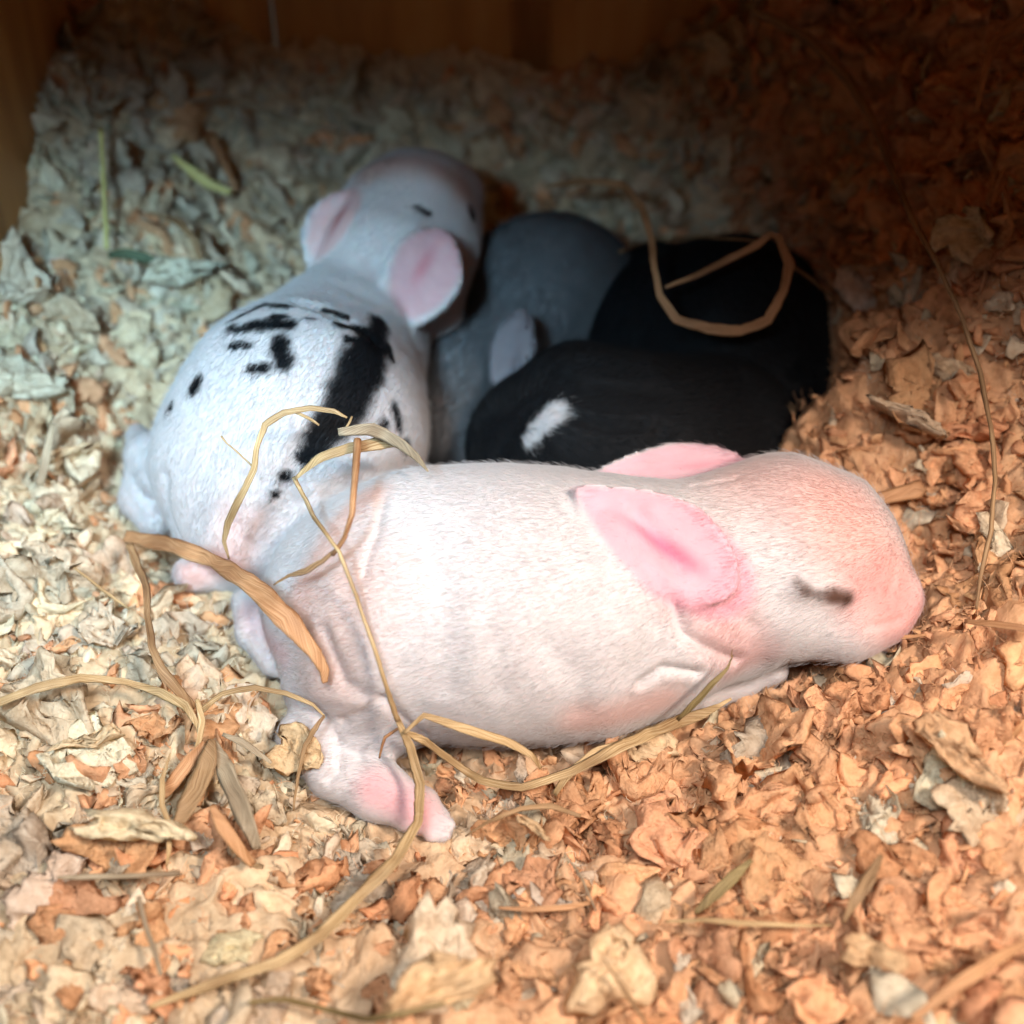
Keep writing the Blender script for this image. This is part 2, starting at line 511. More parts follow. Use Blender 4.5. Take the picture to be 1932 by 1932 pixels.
def surface_nets(prims, h):
    lo, hi = bounds(prims)
    n = np.ceil((hi - lo) / h).astype(int) + 1
    # coarse pass first: only the cells near the surface are evaluated finely
    ax = [lo[k] + h * np.arange(n[k]) for k in range(3)]
    cs = 6
    nc = np.ceil(n / cs).astype(int)
    cg = np.stack(np.meshgrid(*[lo[k] + h * (cs * np.arange(nc[k]) + cs / 2) for k in range(3)], indexing='ij'), -1).reshape(-1, 3)
    cd = body_sdf(prims, cg)
    near = np.abs(cd) < h * cs * 1.35 + 0.1
    val = np.repeat(np.repeat(np.repeat(cd.reshape(nc), cs, 0), cs, 1), cs, 2)[:n[0], :n[1], :n[2]].astype(np.float32).copy()
    nm = np.repeat(np.repeat(np.repeat(near.reshape(nc), cs, 0), cs, 1), cs, 2)[:n[0], :n[1], :n[2]]
    ii = np.argwhere(nm)
    for chunk in np.array_split(ii, max(1, len(ii) // 400000)):
        val[chunk[:, 0], chunk[:, 1], chunk[:, 2]] = body_sdf(prims, lo + h * chunk)
    s = val < 0
    cnt = np.zeros(n - 1, np.int8)
    for dx in (0, 1):
        for dy in (0, 1):
            for dz in (0, 1):
                cnt += s[dx:n[0] - 1 + dx, dy:n[1] - 1 + dy, dz:n[2] - 1 + dz]
    act = np.argwhere((cnt > 0) & (cnt < 8))
    vid = np.full(n - 1, -1, np.int32)
    vid[act[:, 0], act[:, 1], act[:, 2]] = np.arange(len(act))
    corners = [(dx, dy, dz) for dx in (0, 1) for dy in (0, 1) for dz in (0, 1)]
    cv = {c: val[act[:, 0] + c[0], act[:, 1] + c[1], act[:, 2] + c[2]] for c in corners}
    acc = np.zeros((len(act), 3))
    m = np.zeros(len(act))
    for c in corners:
        for k in range(3):
            if c[k] == 0:
                e = list(c); e[k] = 1; e = tuple(e)
                a, b = cv[c], cv[e]
                x = (a < 0) != (b < 0)
                t = np.where(x, a / np.where(x, a - b, 1), 0)
                pt = np.tile(np.array(c, float), (len(act), 1))
                pt[:, k] += t
                acc[x] += pt[x]
                m += x
    V = lo + h * (act + acc / m[:, None])
    quads = []
    for k in range(3):
        o1, o2 = (k + 1) % 3, (k + 2) % 3
        sl_a = [slice(1, n[j] - 1) for j in range(3)]
        sl_b = list(sl_a)
        sl_a[k] = slice(0, n[k] - 1)
        sl_b[k] = slice(1, n[k])
        A, B = s[tuple(sl_a)], s[tuple(sl_b)]
        off = np.array([1, 1, 1]); off[k] = 0
        e = np.argwhere(A != B)
        fl = A[e[:, 0], e[:, 1], e[:, 2]]
        e = e + off
        def cell(d1, d2):
            c = e.copy()
            c[:, o1] -= d1
            c[:, o2] -= d2
            return vid[c[:, 0], c[:, 1], c[:, 2]]
        q = np.stack([cell(1, 1), cell(0, 1), cell(0, 0), cell(1, 0)], 1)
        q[~fl] = q[~fl][:, ::-1]
        quads.append(q)
    Q = np.concatenate(quads)
    Q = Q[(Q >= 0).all(1)]
    # two rounds of light smoothing take out the voxel steps
    for lam in (0.5, -0.45, 0.5, -0.45):
        sm = np.zeros_like(V)
        cn = np.zeros(len(V))
        for a in range(4):
            b = (a + 1) % 4
            for i0, i1 in ((a, b), (b, a)):
                for d_ in range(3):
                    sm[:, d_] += np.bincount(Q[:, i0], V[Q[:, i1], d_], len(V))
                cn += np.bincount(Q[:, i0], minlength=len(V))
        V = V + lam * (sm / np.maximum(cn, 1)[:, None] - V)
    return V, Q

def vnormals(V, Q):
    n = np.cross(V[Q[:, 2]] - V[Q[:, 0]], V[Q[:, 3]] - V[Q[:, 1]])
    out = np.zeros_like(V)
    for c in range(4):
        for d_ in range(3):
            out[:, d_] += np.bincount(Q[:, c], n[:, d_], len(V))
    return norm(out)

class Kit:
    def __init__(self, prims, voxel, label, wrinkle=0.012, creases=()):
        self.prims = prims
        V, Q = surface_nets(prims, voxel)
        N = vnormals(V, Q)
        V = V + N * (wrinkle * (vnoise(V, 1.3, 5) + 0.25 * vnoise(V, 3.5, 6) - 0.62))[:, None]
        self.V, self.Q, self.N = V, Q, vnormals(V, Q)
        self.label = label
        for line, width, deep in creases:
            h = [self.hit(u, v) for u, v in line]
            dm = np.full(len(V), 9.0)
            for a, b in zip(h[:-1], h[1:]):
                ab, q = b - a, V - a
                t = np.clip((q @ ab) / max(ab @ ab, 1e-9), 0, 1)
                dm = np.minimum(dm, np.linalg.norm(q - t[:, None] * ab, axis=1))
            V = V - self.N * (0.85 * deep * (np.exp(-(dm / width) ** 2) - 0.2 * np.exp(-((dm - 1.9 * width) / width) ** 2)) * sstep(-0.1, 0.35, (self.N * norm(CAM - V)).sum(1)))[:, None]
        self.V, self.N = V, vnormals(V, Q)
    def hit(self, u, v):
        """the nearest body point seen along a picture ray"""
        r = norm(ray(u, v))
        q = self.V - CAM
        t = q @ r
        off = np.linalg.norm(q - t[:, None] * r, axis=1)
        ok = np.where((off < 0.09))[0]
        if len(ok) == 0:
            return self.V[np.argmin(off)]
        return self.V[ok[np.argmin(t[ok])]]
    def build(self, base_color, marks, fur, name='rabbit_kit'):
        """marks: (u1, v1, u2, v2, radius px, colour, softness, ragged, strength)"""
        V, Q = self.V, self.Q
        segs = []
        for (u1, v1, u2, v2, r, col, soft, rag, st) in marks:
            a, b = self.hit(u1, v1), self.hit(u2, v2)
            segs.append((a, b, r * depth(a) / FPX, np.array(col), soft, rag, st))
        ears = [p for p in self.prims if p[0] == 'ear']
        def colour(P, NN, jit=None):
            c = np.tile(np.array(base_color, float), (len(P), 1))
            for a, b, r, col, soft, rag, st in segs:
                ab = b - a
                q = P - a
                h = np.clip((q @ ab) / max(ab @ ab, 1e-9), 0, 1)
                d = np.linalg.norm(q - h[:, None] * ab, axis=1)
                near = d < r * 2.2 + 0.2
                if not near.any():
                    continue
                dd = d[near]
                if rag > 0:
                    dd = dd + rag * (vnoise(P[near], 9.0, 3) - 0.5) + 0.6 * rag * (vnoise(P[near], 22.0, 4) - 0.5)
                    if jit is not None:
                        dd = dd + 0.7 * rag * jit[near]
                m = (1 - sstep(r * (1 - soft), r * (1 + soft * 0.6), dd)) * st
                c[near] = c[near] * (1 - m[:, None]) + col * m[:, None]
            for e, (inner, deep_c, du, dv, edge) in zip(ears, fur.get('ears', [])):
                _, ec, eL, eW, eN, ea, eb, et, _, tp, _ = e
                q = P - ec
                l, w_ = q @ eL / ea, q @ eW / eb
                w_ = w_ / (1.0 - tp[0] * np.clip(-l, 0, 1) ** 2 - tp[1] * np.clip(l + 0.3, 0, 1.3) ** 1.5)
                r = np.sqrt(l * l + w_ * w_)
                r = r - 0.25 * np.clip(-l, 0, 1)
                m = (1 - sstep(edge - 0.25, edge, r)) * sstep(0.0, 0.45, NN @ eN) * (np.abs(q @ eN) < 0.5)
                c = c * (1 - 0.92 * m[:, None]) + np.array(inner) * (0.92 * m[:, None])
                g = np.exp(-(((l - du) / 0.42) ** 2 + ((w_ - dv) / 0.17) ** 2)) * m
                c = c * (1 - 0.8 * g[:, None]) + np.array(deep_c) * (0.8 * g[:, None])
            return c * 0.9
        col = colour(V, self.N)
        base = np.array([V[:, 0].mean(), V[:, 1].mean(), V[:, 2].min()])
        me = np_mesh(name, V - base, Q, M_SKIN, True, col * np.array([1.0, 0.95, 0.94]))
        o = link(name, me, None, base)
        tag(o, self.label, 'baby rabbit', 'baby rabbits huddled in the nest')
        # fur: short strands lying along the flow
        n, length, radius, flow, lift = fur['n'], fur['len'], fur['rad'], norm(fur['flow']), fur.get('lift', 0.35)
        T = np.concatenate([Q[:, [0, 1, 2]], Q[:, [0, 2, 3]]])
        A = np.linalg.norm(np.cross(V[T[:, 1]] - V[T[:, 0]], V[T[:, 2]] - V[T[:, 0]]), axis=1)
        k = rng.choice(len(T), n, p=A / A.sum())
        r1, r2 = np.sqrt(rng.random(n)), rng.random(n)
        bw = np.stack([1 - r1, r1 * (1 - r2), r1 * r2], 1)
        R = (V[T[k]] * bw[:, :, None]).sum(1)
        NN = norm((self.N[T[k]] * bw[:, :, None]).sum(1))
        c = colour(R, NN, rng.standard_normal(n))
        keep = np.ones(n, bool)
        bald = fur.get('bald')
        lens = np.full(n, length) * rng.uniform(0.6, 1.25, n)
        for (u1, v1, r, amt) in fur.get('thin', []):
            a = self.hit(u1, v1)
            d = np.linalg.norm(R - a, axis=1)
            m = 1 - sstep(r * depth(a) / FPX * 0.6, r * depth(a) / FPX, d)
            keep &= rng.random(n) > m * amt
            lens *= 1 - 0.6 * m * amt
        for e in (ears if fur.get('ears') else []):
            q = R - e[1]
            r = np.sqrt((q @ e[2] / e[5]) ** 2 + (q @ e[3] / e[6]) ** 2)
            m = (1 - sstep(0.65, 0.95, r)) * (NN @ e[4] > 0.1) * (np.abs(q @ e[4]) < 0.5)
            keep &= rng.random(n) > m * 0.8
            lens *= 1 - 0.55 * m
        R, NN, c, lens = R[keep], NN[keep], c[keep], lens[keep]
        n = len(R)
        swirl = np.stack([vnoise(R, 1.2, 11), vnoise(R, 1.2, 12), vnoise(R, 1.2, 13)], 1) - 0.5
        f = flow + swirl * 0.4 + rng.standard_normal((n, 3)) * 0.12
        f = norm(f - NN * (f * NN).sum(1)[:, None])
        guard = rng.random(n) < 0.05
        lens = lens * np.where(guard, 1.7, 1.0)
        lf = (lift * rng.uniform(0.5, 1.5, n) + np.where(guard, 0.35, 0.0))[:, None]
        d1, d2 = norm(f + NN * lf * 1.3), norm(f + NN * lf * 0.5)
        L = lens[:, None]
        pts = np.stack([R - NN * 0.01, R + d1 * L * 0.35, R + d1 * L * 0.35 + norm(d1 + d2) * L * 0.33, R + d1 * L * 0.35 + norm(d1 + d2) * L * 0.33 + d2 * L * 0.32], 1)
        hair = hair_curves('fur', pts - base, radius, c * (0.94 + 0.1 * rng.random((n, 1))), M_FUR_DARK if max(base_color) < 0.05 else M_FUR)
        link('fur', hair, o)
        self.obj = o
        return o

def hair_curves(name, pts, radius, color, mat, taper=0.35):
    n, m = pts.shape[:2]
    hc = bpy.data.hair_curves.new(name)
    hc.add_curves([m] * n)
    hc.position_data.foreach_set('vector', (pts.reshape(-1, 3) * S).astype(np.float32).ravel())
    ra = hc.attributes.get('radius') or hc.attributes.new('radius', 'FLOAT', 'POINT')
    prof = np.linspace(1, taper, m)
    rr = (np.ones((n, 1)) * radius * prof[None] * S).astype(np.float32)
    ra.data.foreach_set('value', rr.ravel())
    ca = hc.attributes.new('tint', 'FLOAT_COLOR', 'CURVE')
    c4 = np.ones((n, 4), np.float32)
    c4[:, :3] = color
    ca.data.foreach_set('color', c4.ravel())
    hc.materials.append(mat)
    return hc

WHITE = (0.67, 0.655, 0.66)
BLK = (0.008, 0.009, 0.011)

# --- the pale kit in front
pk = []
pk += chain(zc(690, 1125, 1.75, 188), zc(800, 1138, 2.05, 240), zc(960, 1140, 2.1, 246), zc(1110, 1140, 2.15, 232), zc(1235, 1120, 2.25, 196), zc(1340, 1085, 2.4, 165), k=0.5)
pk += chain(zc(1400, 1060, 2.5, 172), zc(1476, 1052, 2.55, 185), zc(1545, 1062, 2.5, 156), zc(1632, 1115, 2.35, 82), k=0.35)
pk += chain(zc(1500, 1130, 2.35, 110), zc(1600, 1165, 2.2, 72), zc(1668, 1160, 2.2, 48), k=0.3)          # cheek, chin
pk += chain(zc(1625, 1108, 2.45, 74), zc(1698, 1124, 2.4, 40), k=0.2)                              # muzzle
pk += chain(zc(1300, 1180, 1.8, 120), zc(1390, 1215, 1.6, 62), k=0.4)                                 # throat
pk += chain(zc(1190, 1230, 1.5, 130), zc(1248, 1296, 1.05, 58), zc(1290, 1318, 0.9, 40), k=0.14)       # upper foreleg, elbow
pk += chain(zc(1290, 1325, 0.75, 36), zc(1400, 1285, 1.0, 30), zc(1460, 1262, 1.25, 26), k=0.12)        # forearm tucked under the chin
pk += chain(zc(660, 1180, 1.7, 150), zc(640, 1290, 1.2, 105), k=0.4)                                  # rump
pk += chain(zc(710, 1290, 1.6, 125), zc(715, 1365, 1.15, 70), k=0.3)                                  # thigh, knee
pk += chain(zc(700, 1370, 1.1, 64), zc(615, 1385, 1.0, 56), zc(566, 1388, 0.95, 40), k=0.2)             # shank to hock
pk += chain(zc(566, 1390, 0.93, 38), zc(630, 1455, 0.8, 48), zc(715, 1492, 0.75, 54), zc(790, 1530, 0.72, 44), zc(826, 1560, 0.68, 22), k=0.14)  # hind foot
for du, dv, r in ((836, 1540, 16), (847, 1558, 16), (838, 1576, 16), (814, 1576, 16)):                 # toes
    pk += [rc(zc(785, 1532, 0.74, 20), zc(du, dv, 0.68, r), 0.05)]
pk += chain(zc(462, 1135, 1.45, 24), zc(484, 1190, 1.4, 36), zc(520, 1245, 1.35, 32), k=0.1)              # the far hind foot
pk += chain(zc(520, 1100, 1.4, 36), zc(560, 1090, 1.5, 60), k=0.2)
pk.append(ear(1236, 1016, 14.90, (-0.84, -0.54, -0.13), 182, 98, 0.065, 0.18, (-0.10, 0.25), 0.20, (0.10, 0.45)))
pk.append(ear(1250, 890, 16.7, (-0.98, 0.12, 0.0), 156, 56, 0.075, 0.34, (0.0, 0.62), 0.12, (0.15, 0.42)))
PK = Kit(pk, 0.05, 'pale pink baby rabbit with white fuzz stretched out asleep in front', 0.03, [
    ([(1525, 1112), (1560, 1122), (1600, 1124)], 0.16, -0.08),
    ([(1180, 1000), (1200, 1120), (1190, 1200)], 0.30, -0.09),
    ([(740, 1060), (700, 1180), (700, 1280)], 0.35, -0.09),
    ([(800, 1000), (830, 1150), (820, 1300)], 0.18, 0.04),
    ([(1205, 965), (1250, 1005), (1292, 1056)], 0.11, 0.085), ([(1150, 965), (1200, 1030), (1270, 1085)], 0.06, -0.03),
    ([(1505, 1108), (1545, 1130), (1612, 1134)], 0.03, 0.03),
    ([(625, 1400), (640, 1440), (610, 1470)], 0.06, 0.05),
    ([(1275, 1150), (1300, 1205), (1340, 1235), (1400, 1255)], 0.09, 0.09),
    ([(1215, 1300), (1260, 1272), (1325, 1278)], 0.07, 0.07),
    ([(720, 930), (700, 1000), (680, 1080)], 0.07, 0.035),
    ([(640, 1370), (720, 1330), (800, 1400)], 0.08, 0.05),
    ([(1310, 905), (1390, 890)], 0.05, 0.03),
    ([(1180, 1070), (1230, 1110), (1280, 1130)], 0.10, 0.03),
    ([(1040, 1230), (1090, 1300), (1100, 1350)], 0.20, 0.05),
    ([(860, 1230), (850, 1310)], 0.16, 0.03),
    ([(930, 1230), (935, 1310)], 0.14, 0.025),
    ([(1430, 1190), (1380, 1150)], 0.10, 0.03),
    ([(1716, 1168), (1680, 1186), (1650, 1188)], 0.05, 0.022),
    ([(1700, 1085), (1690, 1120)], 0.06, 0.02),
    ([(600, 1200), (640, 1290), (720, 1330)], 0.12, 0.05)])
PINK, EARP, DEEP, PEACH = (0.688, 0.43, 0.396), (0.688, 0.31, 0.344), (0.533, 0.112, 0.172), (0.688, 0.378, 0.31)
DARK = (0.1, 0.055, 0.04)
PK.build(WHITE, [
    (640, 1100, 600, 1260, 120, (0.722, 0.533, 0.464), 0.9, 0.05, 0.7),
    (690, 925, 560, 1120, 45, (0.705, 0.482, 0.413), 0.9, 0.05, 0.7),
    (1600, 960, 1690, 1100, 105, (0.70, 0.41, 0.34), 1.0, 0.0, 0.75),
    (1430, 890, 1600, 950, 110, (0.70, 0.45, 0.41), 1.0, 0.0, 0.6),
    (1670, 1110, 1725, 1160, 80, (0.70, 0.36, 0.34), 1.0, 0.0, 0.85),
    (1380, 1180, 1420, 1250, 70, (0.705, 0.447, 0.43), 0.9, 0.0, 0.7),
    (1260, 1330, 1100, 1370, 50, (0.688, 0.464, 0.413), 0.9, 0.0, 0.7),
    (1300, 1080, 1370, 1100, 80, (0.705, 0.413, 0.43), 0.9, 0.0, 0.6),
    (712, 1478, 800, 1545, 46, (0.688, 0.378, 0.404), 0.9, 0.0, 0.85),
    (470, 1140, 520, 1240, 34, (0.688, 0.473, 0.473), 0.8, 0.0, 0.6),
    (1508, 1103, 1532, 1121, 13, DARK, 0.9, 0.03, 0.7),
    (1535, 1123, 1590, 1136, 14, DARK, 0.9, 0.03, 0.75),
    (1580, 1134, 1612, 1130, 20, DARK, 0.7, 0.03, 0.97),
], dict(n=300000, len=0.085, rad=0.0013, flow=(-1, -0.1, -0.25), lift=0.11,
        ears=[((0.74, 0.42, 0.49), (0.636, 0.12, 0.23), -0.15, 0.05, 1.08), ((0.722, 0.482, 0.542), (0.688, 0.344, 0.404), -0.5, 0.0, 0.98)],
        thin=[(1700, 1130, 90, 0.6), (760, 1520, 110, 0.7), (1595, 1131, 26, 0.9)]))

# --- the spotted kit
sk = []
sk += chain(zc(494, 985, 1.7, 146), zc(490, 880, 2.3, 188), zc(572, 798, 2.8, 226), zc(636, 680, 3.0, 152), zc(695, 575, 3.35, 116), k=0.5)
sk += chain(zc(570, 890, 2.1, 180), zc(640, 770, 2.5, 120), k=0.45)
sk += chain(zc(735, 505, 3.75, 138), zc(772, 432, 4.0, 128), zc(798, 395, 4.1, 106), k=0.4)
sk += chain(zc(790, 380, 4.15, 88), zc(872, 358, 4.3, 34), k=0.3)
sk += chain(zc(800, 500, 3.6, 92), zc(828, 590, 3.1, 44), k=0.35)
sk += chain(zc(690, 610, 2.9, 100), zc(750, 680, 2.5, 50), k=0.4)
sk += chain(zc(270, 890, 1.9, 34), zc(270, 940, 1.6, 42), zc(290, 985, 1.4, 28), k=0.05)
sk += chain(zc(258, 820, 2.2, 20), zc(280, 860, 2.1, 44), zc(300, 900, 2.0, 40), k=0.06)
sk += chain(zc(362, 1082, 1.45, 34), zc(420, 1072, 1.4, 42), zc(460, 1050, 1.4, 40), k=0.06)
sk += chain(zc(440, 1110, 1.0, 18), zc(480, 1070, 1.1, 40), k=0.1)
sk.append(ear(634, 438, 19.85, (-0.36, 0.93, 0.30), 96, 62, 0.085, 0.42, (-0.40, 0.1), 0.08))
sk.append(ear(795, 526, 19.15, (-0.42, 0.90, 0.30), 112, 76, 0.085, 0.30, (0.05, 0.1), 0.08))
SK = Kit(sk, 0.06, 'white baby rabbit with black spots resting its head at the back left', 0.03, [
    ([(560, 560), (640, 590), (720, 640)], 0.12, 0.04),
    ([(300, 900), (310, 980), (340, 1050)], 0.10, 0.05),
    ([(480, 1060), (430, 980), (440, 900)], 0.16, 0.04),
    ([(560, 960), (500, 1040)], 0.12, 0.03)])
B = lambda u1, v1, u2, v2, r: (u1, v1, u2, v2, r * 1.08 + 1.5, BLK, 0.40, 0.06, 1.0)
SK.build(WHITE, [
    B(439, 590, 486, 569, 6), B(501, 563, 544, 569, 9), B(423, 612, 458, 612, 9), B(470, 606, 540, 602, 18), B(505, 590, 532, 588, 9), B(575, 590, 591, 590, 6),
    B(431, 641, 462, 643, 8), B(528, 634, 532, 672, 20), B(470, 684, 490, 686, 11), B(360, 719, 361, 721, 14), B(312, 758, 314, 760, 10),
    B(622, 577, 661, 590, 8), B(642, 604, 697, 618, 11), B(660, 628, 700, 640, 9), B(724, 600, 712, 640, 22), B(712, 640, 690, 690, 42), B(693, 686, 668, 745, 48),
    B(668, 745, 640, 800, 40), B(630, 805, 611, 842, 32), B(611, 842, 579, 874, 18), B(560, 862, 561, 863, 8), B(533, 905, 536, 907, 12), B(510, 945, 518, 938, 7),
    B(757, 764, 767, 811, 9), B(736, 799, 737, 801, 12), B(776, 838, 780, 845, 9), B(745, 650, 750, 670, 6),
    (790, 385, 819, 400, 8, BLK, 0.4, 0.06, 0.95), (898, 392, 902, 402, 17, BLK, 0.4, 0.03, 1.0),
    (700, 310, 880, 345, 45, (0.568, 0.396, 0.344), 0.7, 0, 0.8),  # pink-brown muzzle top, its shadow put into the colour
    (370, 1090, 430, 1075, 40, (0.688, 0.447, 0.413), 0.8, 0, 0.7), (450, 1000, 440, 1060, 60, (0.705, 0.516, 0.482), 0.9, 0, 0.6),
], dict(n=210000, len=0.095, rad=0.0017, flow=(-0.5, -0.8, -0.35), lift=0.13,
        ears=[((0.705, 0.499, 0.499), (0.42, 0.12, 0.12), -0.15, 0.15, 0.9), ((0.688, 0.447, 0.473), (0.6, 0.24, 0.28), -0.2, -0.1, 0.93)],
        thin=[(800, 310, 70, 0.4)]))

# --- the grey kit
gk = []
gk += chain(zc(1030, 545, 2.7, 140), zc(1060, 560, 2.5, 135), zc(960, 560, 2.5, 110), k=0.4)
gk += chain(zc(990, 640, 2.1, 110), zc(870, 715, 2.0, 92), zc(835, 800, 1.8, 80), k=0.35)
gk += chain(zc(870, 780, 1.8, 56), zc(880, 850, 1.5, 44), k=0.1)
gk.append(ear(966, 665, 19.7, (-0.25, 0.95, 0.15), 88, 46, 0.085, 0.18, (-0.2, 0.1), 0.1))
GK = Kit(gk, 0.08, 'smooth grey baby rabbit lying behind the white blaze of the black one', 0.04, [
    ([(800, 770), (850, 750), (900, 700)], 0.08, 0.05), ([(800, 690), (860, 665)], 0.08, 0.04)])
GREY = (0.15, 0.165, 0.18)
GK.build(GREY, [(975, 600, 955, 730, 46, (0.25, 0.26, 0.29), 0.3, 0.0, 1.0), (840, 690, 850, 830, 70, (0.20, 0.21, 0.22), 0.8, 0.05, 0.8)],
         dict(n=90000, len=0.12, rad=0.0024, flow=(-0.3, -0.8, -0.5), lift=0.18, ears=[((0.20, 0.20, 0.225), (0.12, 0.12, 0.14), 0.3, 0.3, 0.95)]))

# --- the black kit with a white blaze
bk = []
bk += chain(zc(1000, 840, 2.0, 120), zc(1090, 830, 2.2, 165), zc(1220, 860, 2.0, 170), zc(1340, 830, 1.8, 160), k=0.5)
bk += chain(zc(1120, 740, 2.5, 80), zc(1200, 720, 2.4, 60), k=0.25)
bk += chain(zc(1060, 735, 2.75, 30), zc(1150, 690, 2.9, 26), zc(1240, 690, 2.8, 18), k=0.14)
bk += chain(zc(1130, 770, 3.1, 30), zc(1200, 765, 3.1, 36), zc(1280, 790, 2.9, 30), k=0.2)
bk.append(ear(1150, 700, 18.0, (0.96, 0.1, 0.0), 100, 36, 0.10, 0.1, (0.0, 0.7), 0.2))
BK = Kit(bk, 0.08, 'black baby rabbit with a white blaze lying in the middle of the huddle', 0.06, [
    ([(1060, 770), (1150, 800), (1215, 790)], 0.08, 0.06), ([(1250, 800), (1240, 860), (1260, 900)], 0.10, 0.06), ([(1010, 760), (960, 800), (920, 860)], 0.10, 0.05), ([(1100, 720), (1190, 730), (1280, 740)], 0.07, 0.05)])
BK.build(BLK, [(1052, 768, 1000, 815, 20, (0.62, 0.64, 0.66), 0.4, 0.06, 1.0), (1000, 815, 985, 832, 12, (0.6, 0.62, 0.64), 0.5, 0.06, 1.0)],
         dict(n=80000, len=0.12, rad=0.0024, flow=(0.7, 0.3, -0.4), lift=0.22))

# --- the plain black kit under the straw loop
ck = []
ck += chain(zc(1250, 640, 2.2, 150), zc(1370, 650, 2.3, 190), zc(1440, 740, 1.8, 130), k=0.5)
ck += chain(zc(1240, 560, 2.4, 100), zc(1300, 590, 2.4, 120), k=0.4)
CK = Kit(ck, 0.09, 'plain black baby rabbit curled in shadow under the bent straw loop', 0.04)
CK.build((0.006, 0.007, 0.009), [], dict(n=60000, len=0.12, rad=0.0026, flow=(0.6, -0.6, -0.3), lift=0.22))
KITS = [PK, SK, GK, BK, CK]

# ------------------------------------------------------------------ paper bedding
def flake_shape(r_, rings, segs, lumpy=1.0):
    """a torn, crumpled flake or nugget of pulp about 2 units across: closed, with thickness"""
    g = np.random.default_rng(r_)
    nug = g.random() < 0.55
    th = np.linspace(0, 2 * math.pi, segs, endpoint=False) + g.uniform(-0.15, 0.15, segs)
    rim = 1 + 0.25 * np.sin(2 * th + g.uniform(0, 6)) * g.random() + 0.2 * np.sin(3 * th + g.uniform(0, 6)) + 0.085 * g.standard_normal(segs)
    rim = np.clip(rim, 0.45, 1.6)
    asp = g.choice([g.uniform(0.5, 0.95), g.uniform(0.2, 0.4)], p=[0.68, 0.32])
    rad = np.linspace(0, 1, rings + 1)[1:]
    pts = [(0.0, 0.0)]
    rr = [0.0]
    for q in rad:
        for k in range(segs):
            x, y = math.cos(th[k]) * rim[k] * q, math.sin(th[k]) * rim[k] * q * asp
            pts.append((x, y))
            rr.append(q)
    P = np.array(pts)
    rr = np.array(rr)
    z = np.zeros(len(P))
    for _ in range(5):
        a = g.uniform(0, math.pi)
        z += g.uniform(-0.34, 0.34) * lumpy * (np.abs(P @ [math.cos(a), math.sin(a)] - g.uniform(-0.5, 0.5)))
    a = g.uniform(0, math.pi)
    z += g.uniform(0.1, 0.6) * lumpy * (P @ [math.cos(a), math.sin(a)]) ** 2
    if rings > 4:
        a = g.uniform(0, math.pi)
        z += g.uniform(0.04, 0.12) * np.abs(np.sin(P @ [math.cos(a), math.sin(a)] * g.uniform(3.5, 6) + 1.2 * vnoise(np.column_stack([P, P[:, :1] * 0]) + 9, 1.5, r_)))
    P3 = np.column_stack([P, np.zeros(len(P))])
    t = ((0.30 + 0.25 * vnoise(P3 + 20, 1.5, r_)) if nug else (0.10 + 0.13 * vnoise(P3 + 20, 1.5, r_))) * np.sqrt(1 - rr ** 2.5)
    top = np.column_stack([P[:, 0], P[:, 1], z + t])
    inner = rr < 0.999
    bot = np.column_stack([P[:, 0], P[:, 1], z - t])[inner]
    V = np.vstack([top, bot])
    ridge = lambda f, sd: 1 - 2 * np.abs(2 * vnoise(V + 50, f, sd) - 1)
    V[:, 2] += 0.30 * lumpy * (vnoise(V + 50, 1.9, r_) - 0.5) + 0.17 * lumpy * ridge(2.6, r_ + 1) + (0.12 * ridge(5.0, r_ + 2) if rings > 3 else 0)
    V[:, 0] += 0.34 * lumpy * (vnoise(V + 70, 1.6, r_ + 3) - 0.5) + 0.10 * ridge(3.0, r_ + 4)
    V[:, 1] += 0.34 * lumpy * (vnoise(V + 90, 1.6, r_ + 5) - 0.5) + 0.10 * ridge(3.0, r_ + 6)
    nt_ = len(top)
    F = []
    def ring(b, i, k):
        k %= segs
        if i == 0:
            return 0 if b == 0 else nt_
        if i == rings:
            return 1 + (rings - 1) * segs + k
        return (0 if b == 0 else nt_) + 1 + (i - 1) * segs + k
    for b in (0, 1):
        for i in range(rings):
            for k in range(segs):
                A, B_, C, D = ring(b, i, k), ring(b, i + 1, k), ring(b, i + 1, k + 1), ring(b, i, k + 1)
                tris = [(A, B_, C)] if i == 0 else [(A, B_, C), (A, C, D)]
                for tr in tris:
                    F.append(tr if b == 0 else tr[::-1])
    return V, np.array(F)

def rot_frames(nrm, spin):
    """rotation matrices (n,3,3) whose columns are x, y, z axes with z along nrm"""
    h = np.where(np.abs(nrm[:, 2:3]) < 0.9, np.array([[0, 0, 1.0]]), np.array([[1.0, 0, 0]]))
    x = norm(np.cross(h, nrm))
    y = np.cross(nrm, x)
    c, s = np.cos(spin)[:, None], np.sin(spin)[:, None]
    return np.stack([x * c + y * s, -x * s + y * c, nrm], -1)

PALETTE = np.array([(0.85, 0.735, 0.55), (0.79, 0.64, 0.46), (0.86, 0.50, 0.285), (0.69, 0.615, 0.48), (0.89, 0.80, 0.62), (0.74, 0.39, 0.21)])
KINDS = ['cream', 'tan', 'orange tan', 'greyish', 'pale', 'brown']
PPROB = np.array([0.24, 0.24, 0.18, 0.16, 0.12, 0.06])

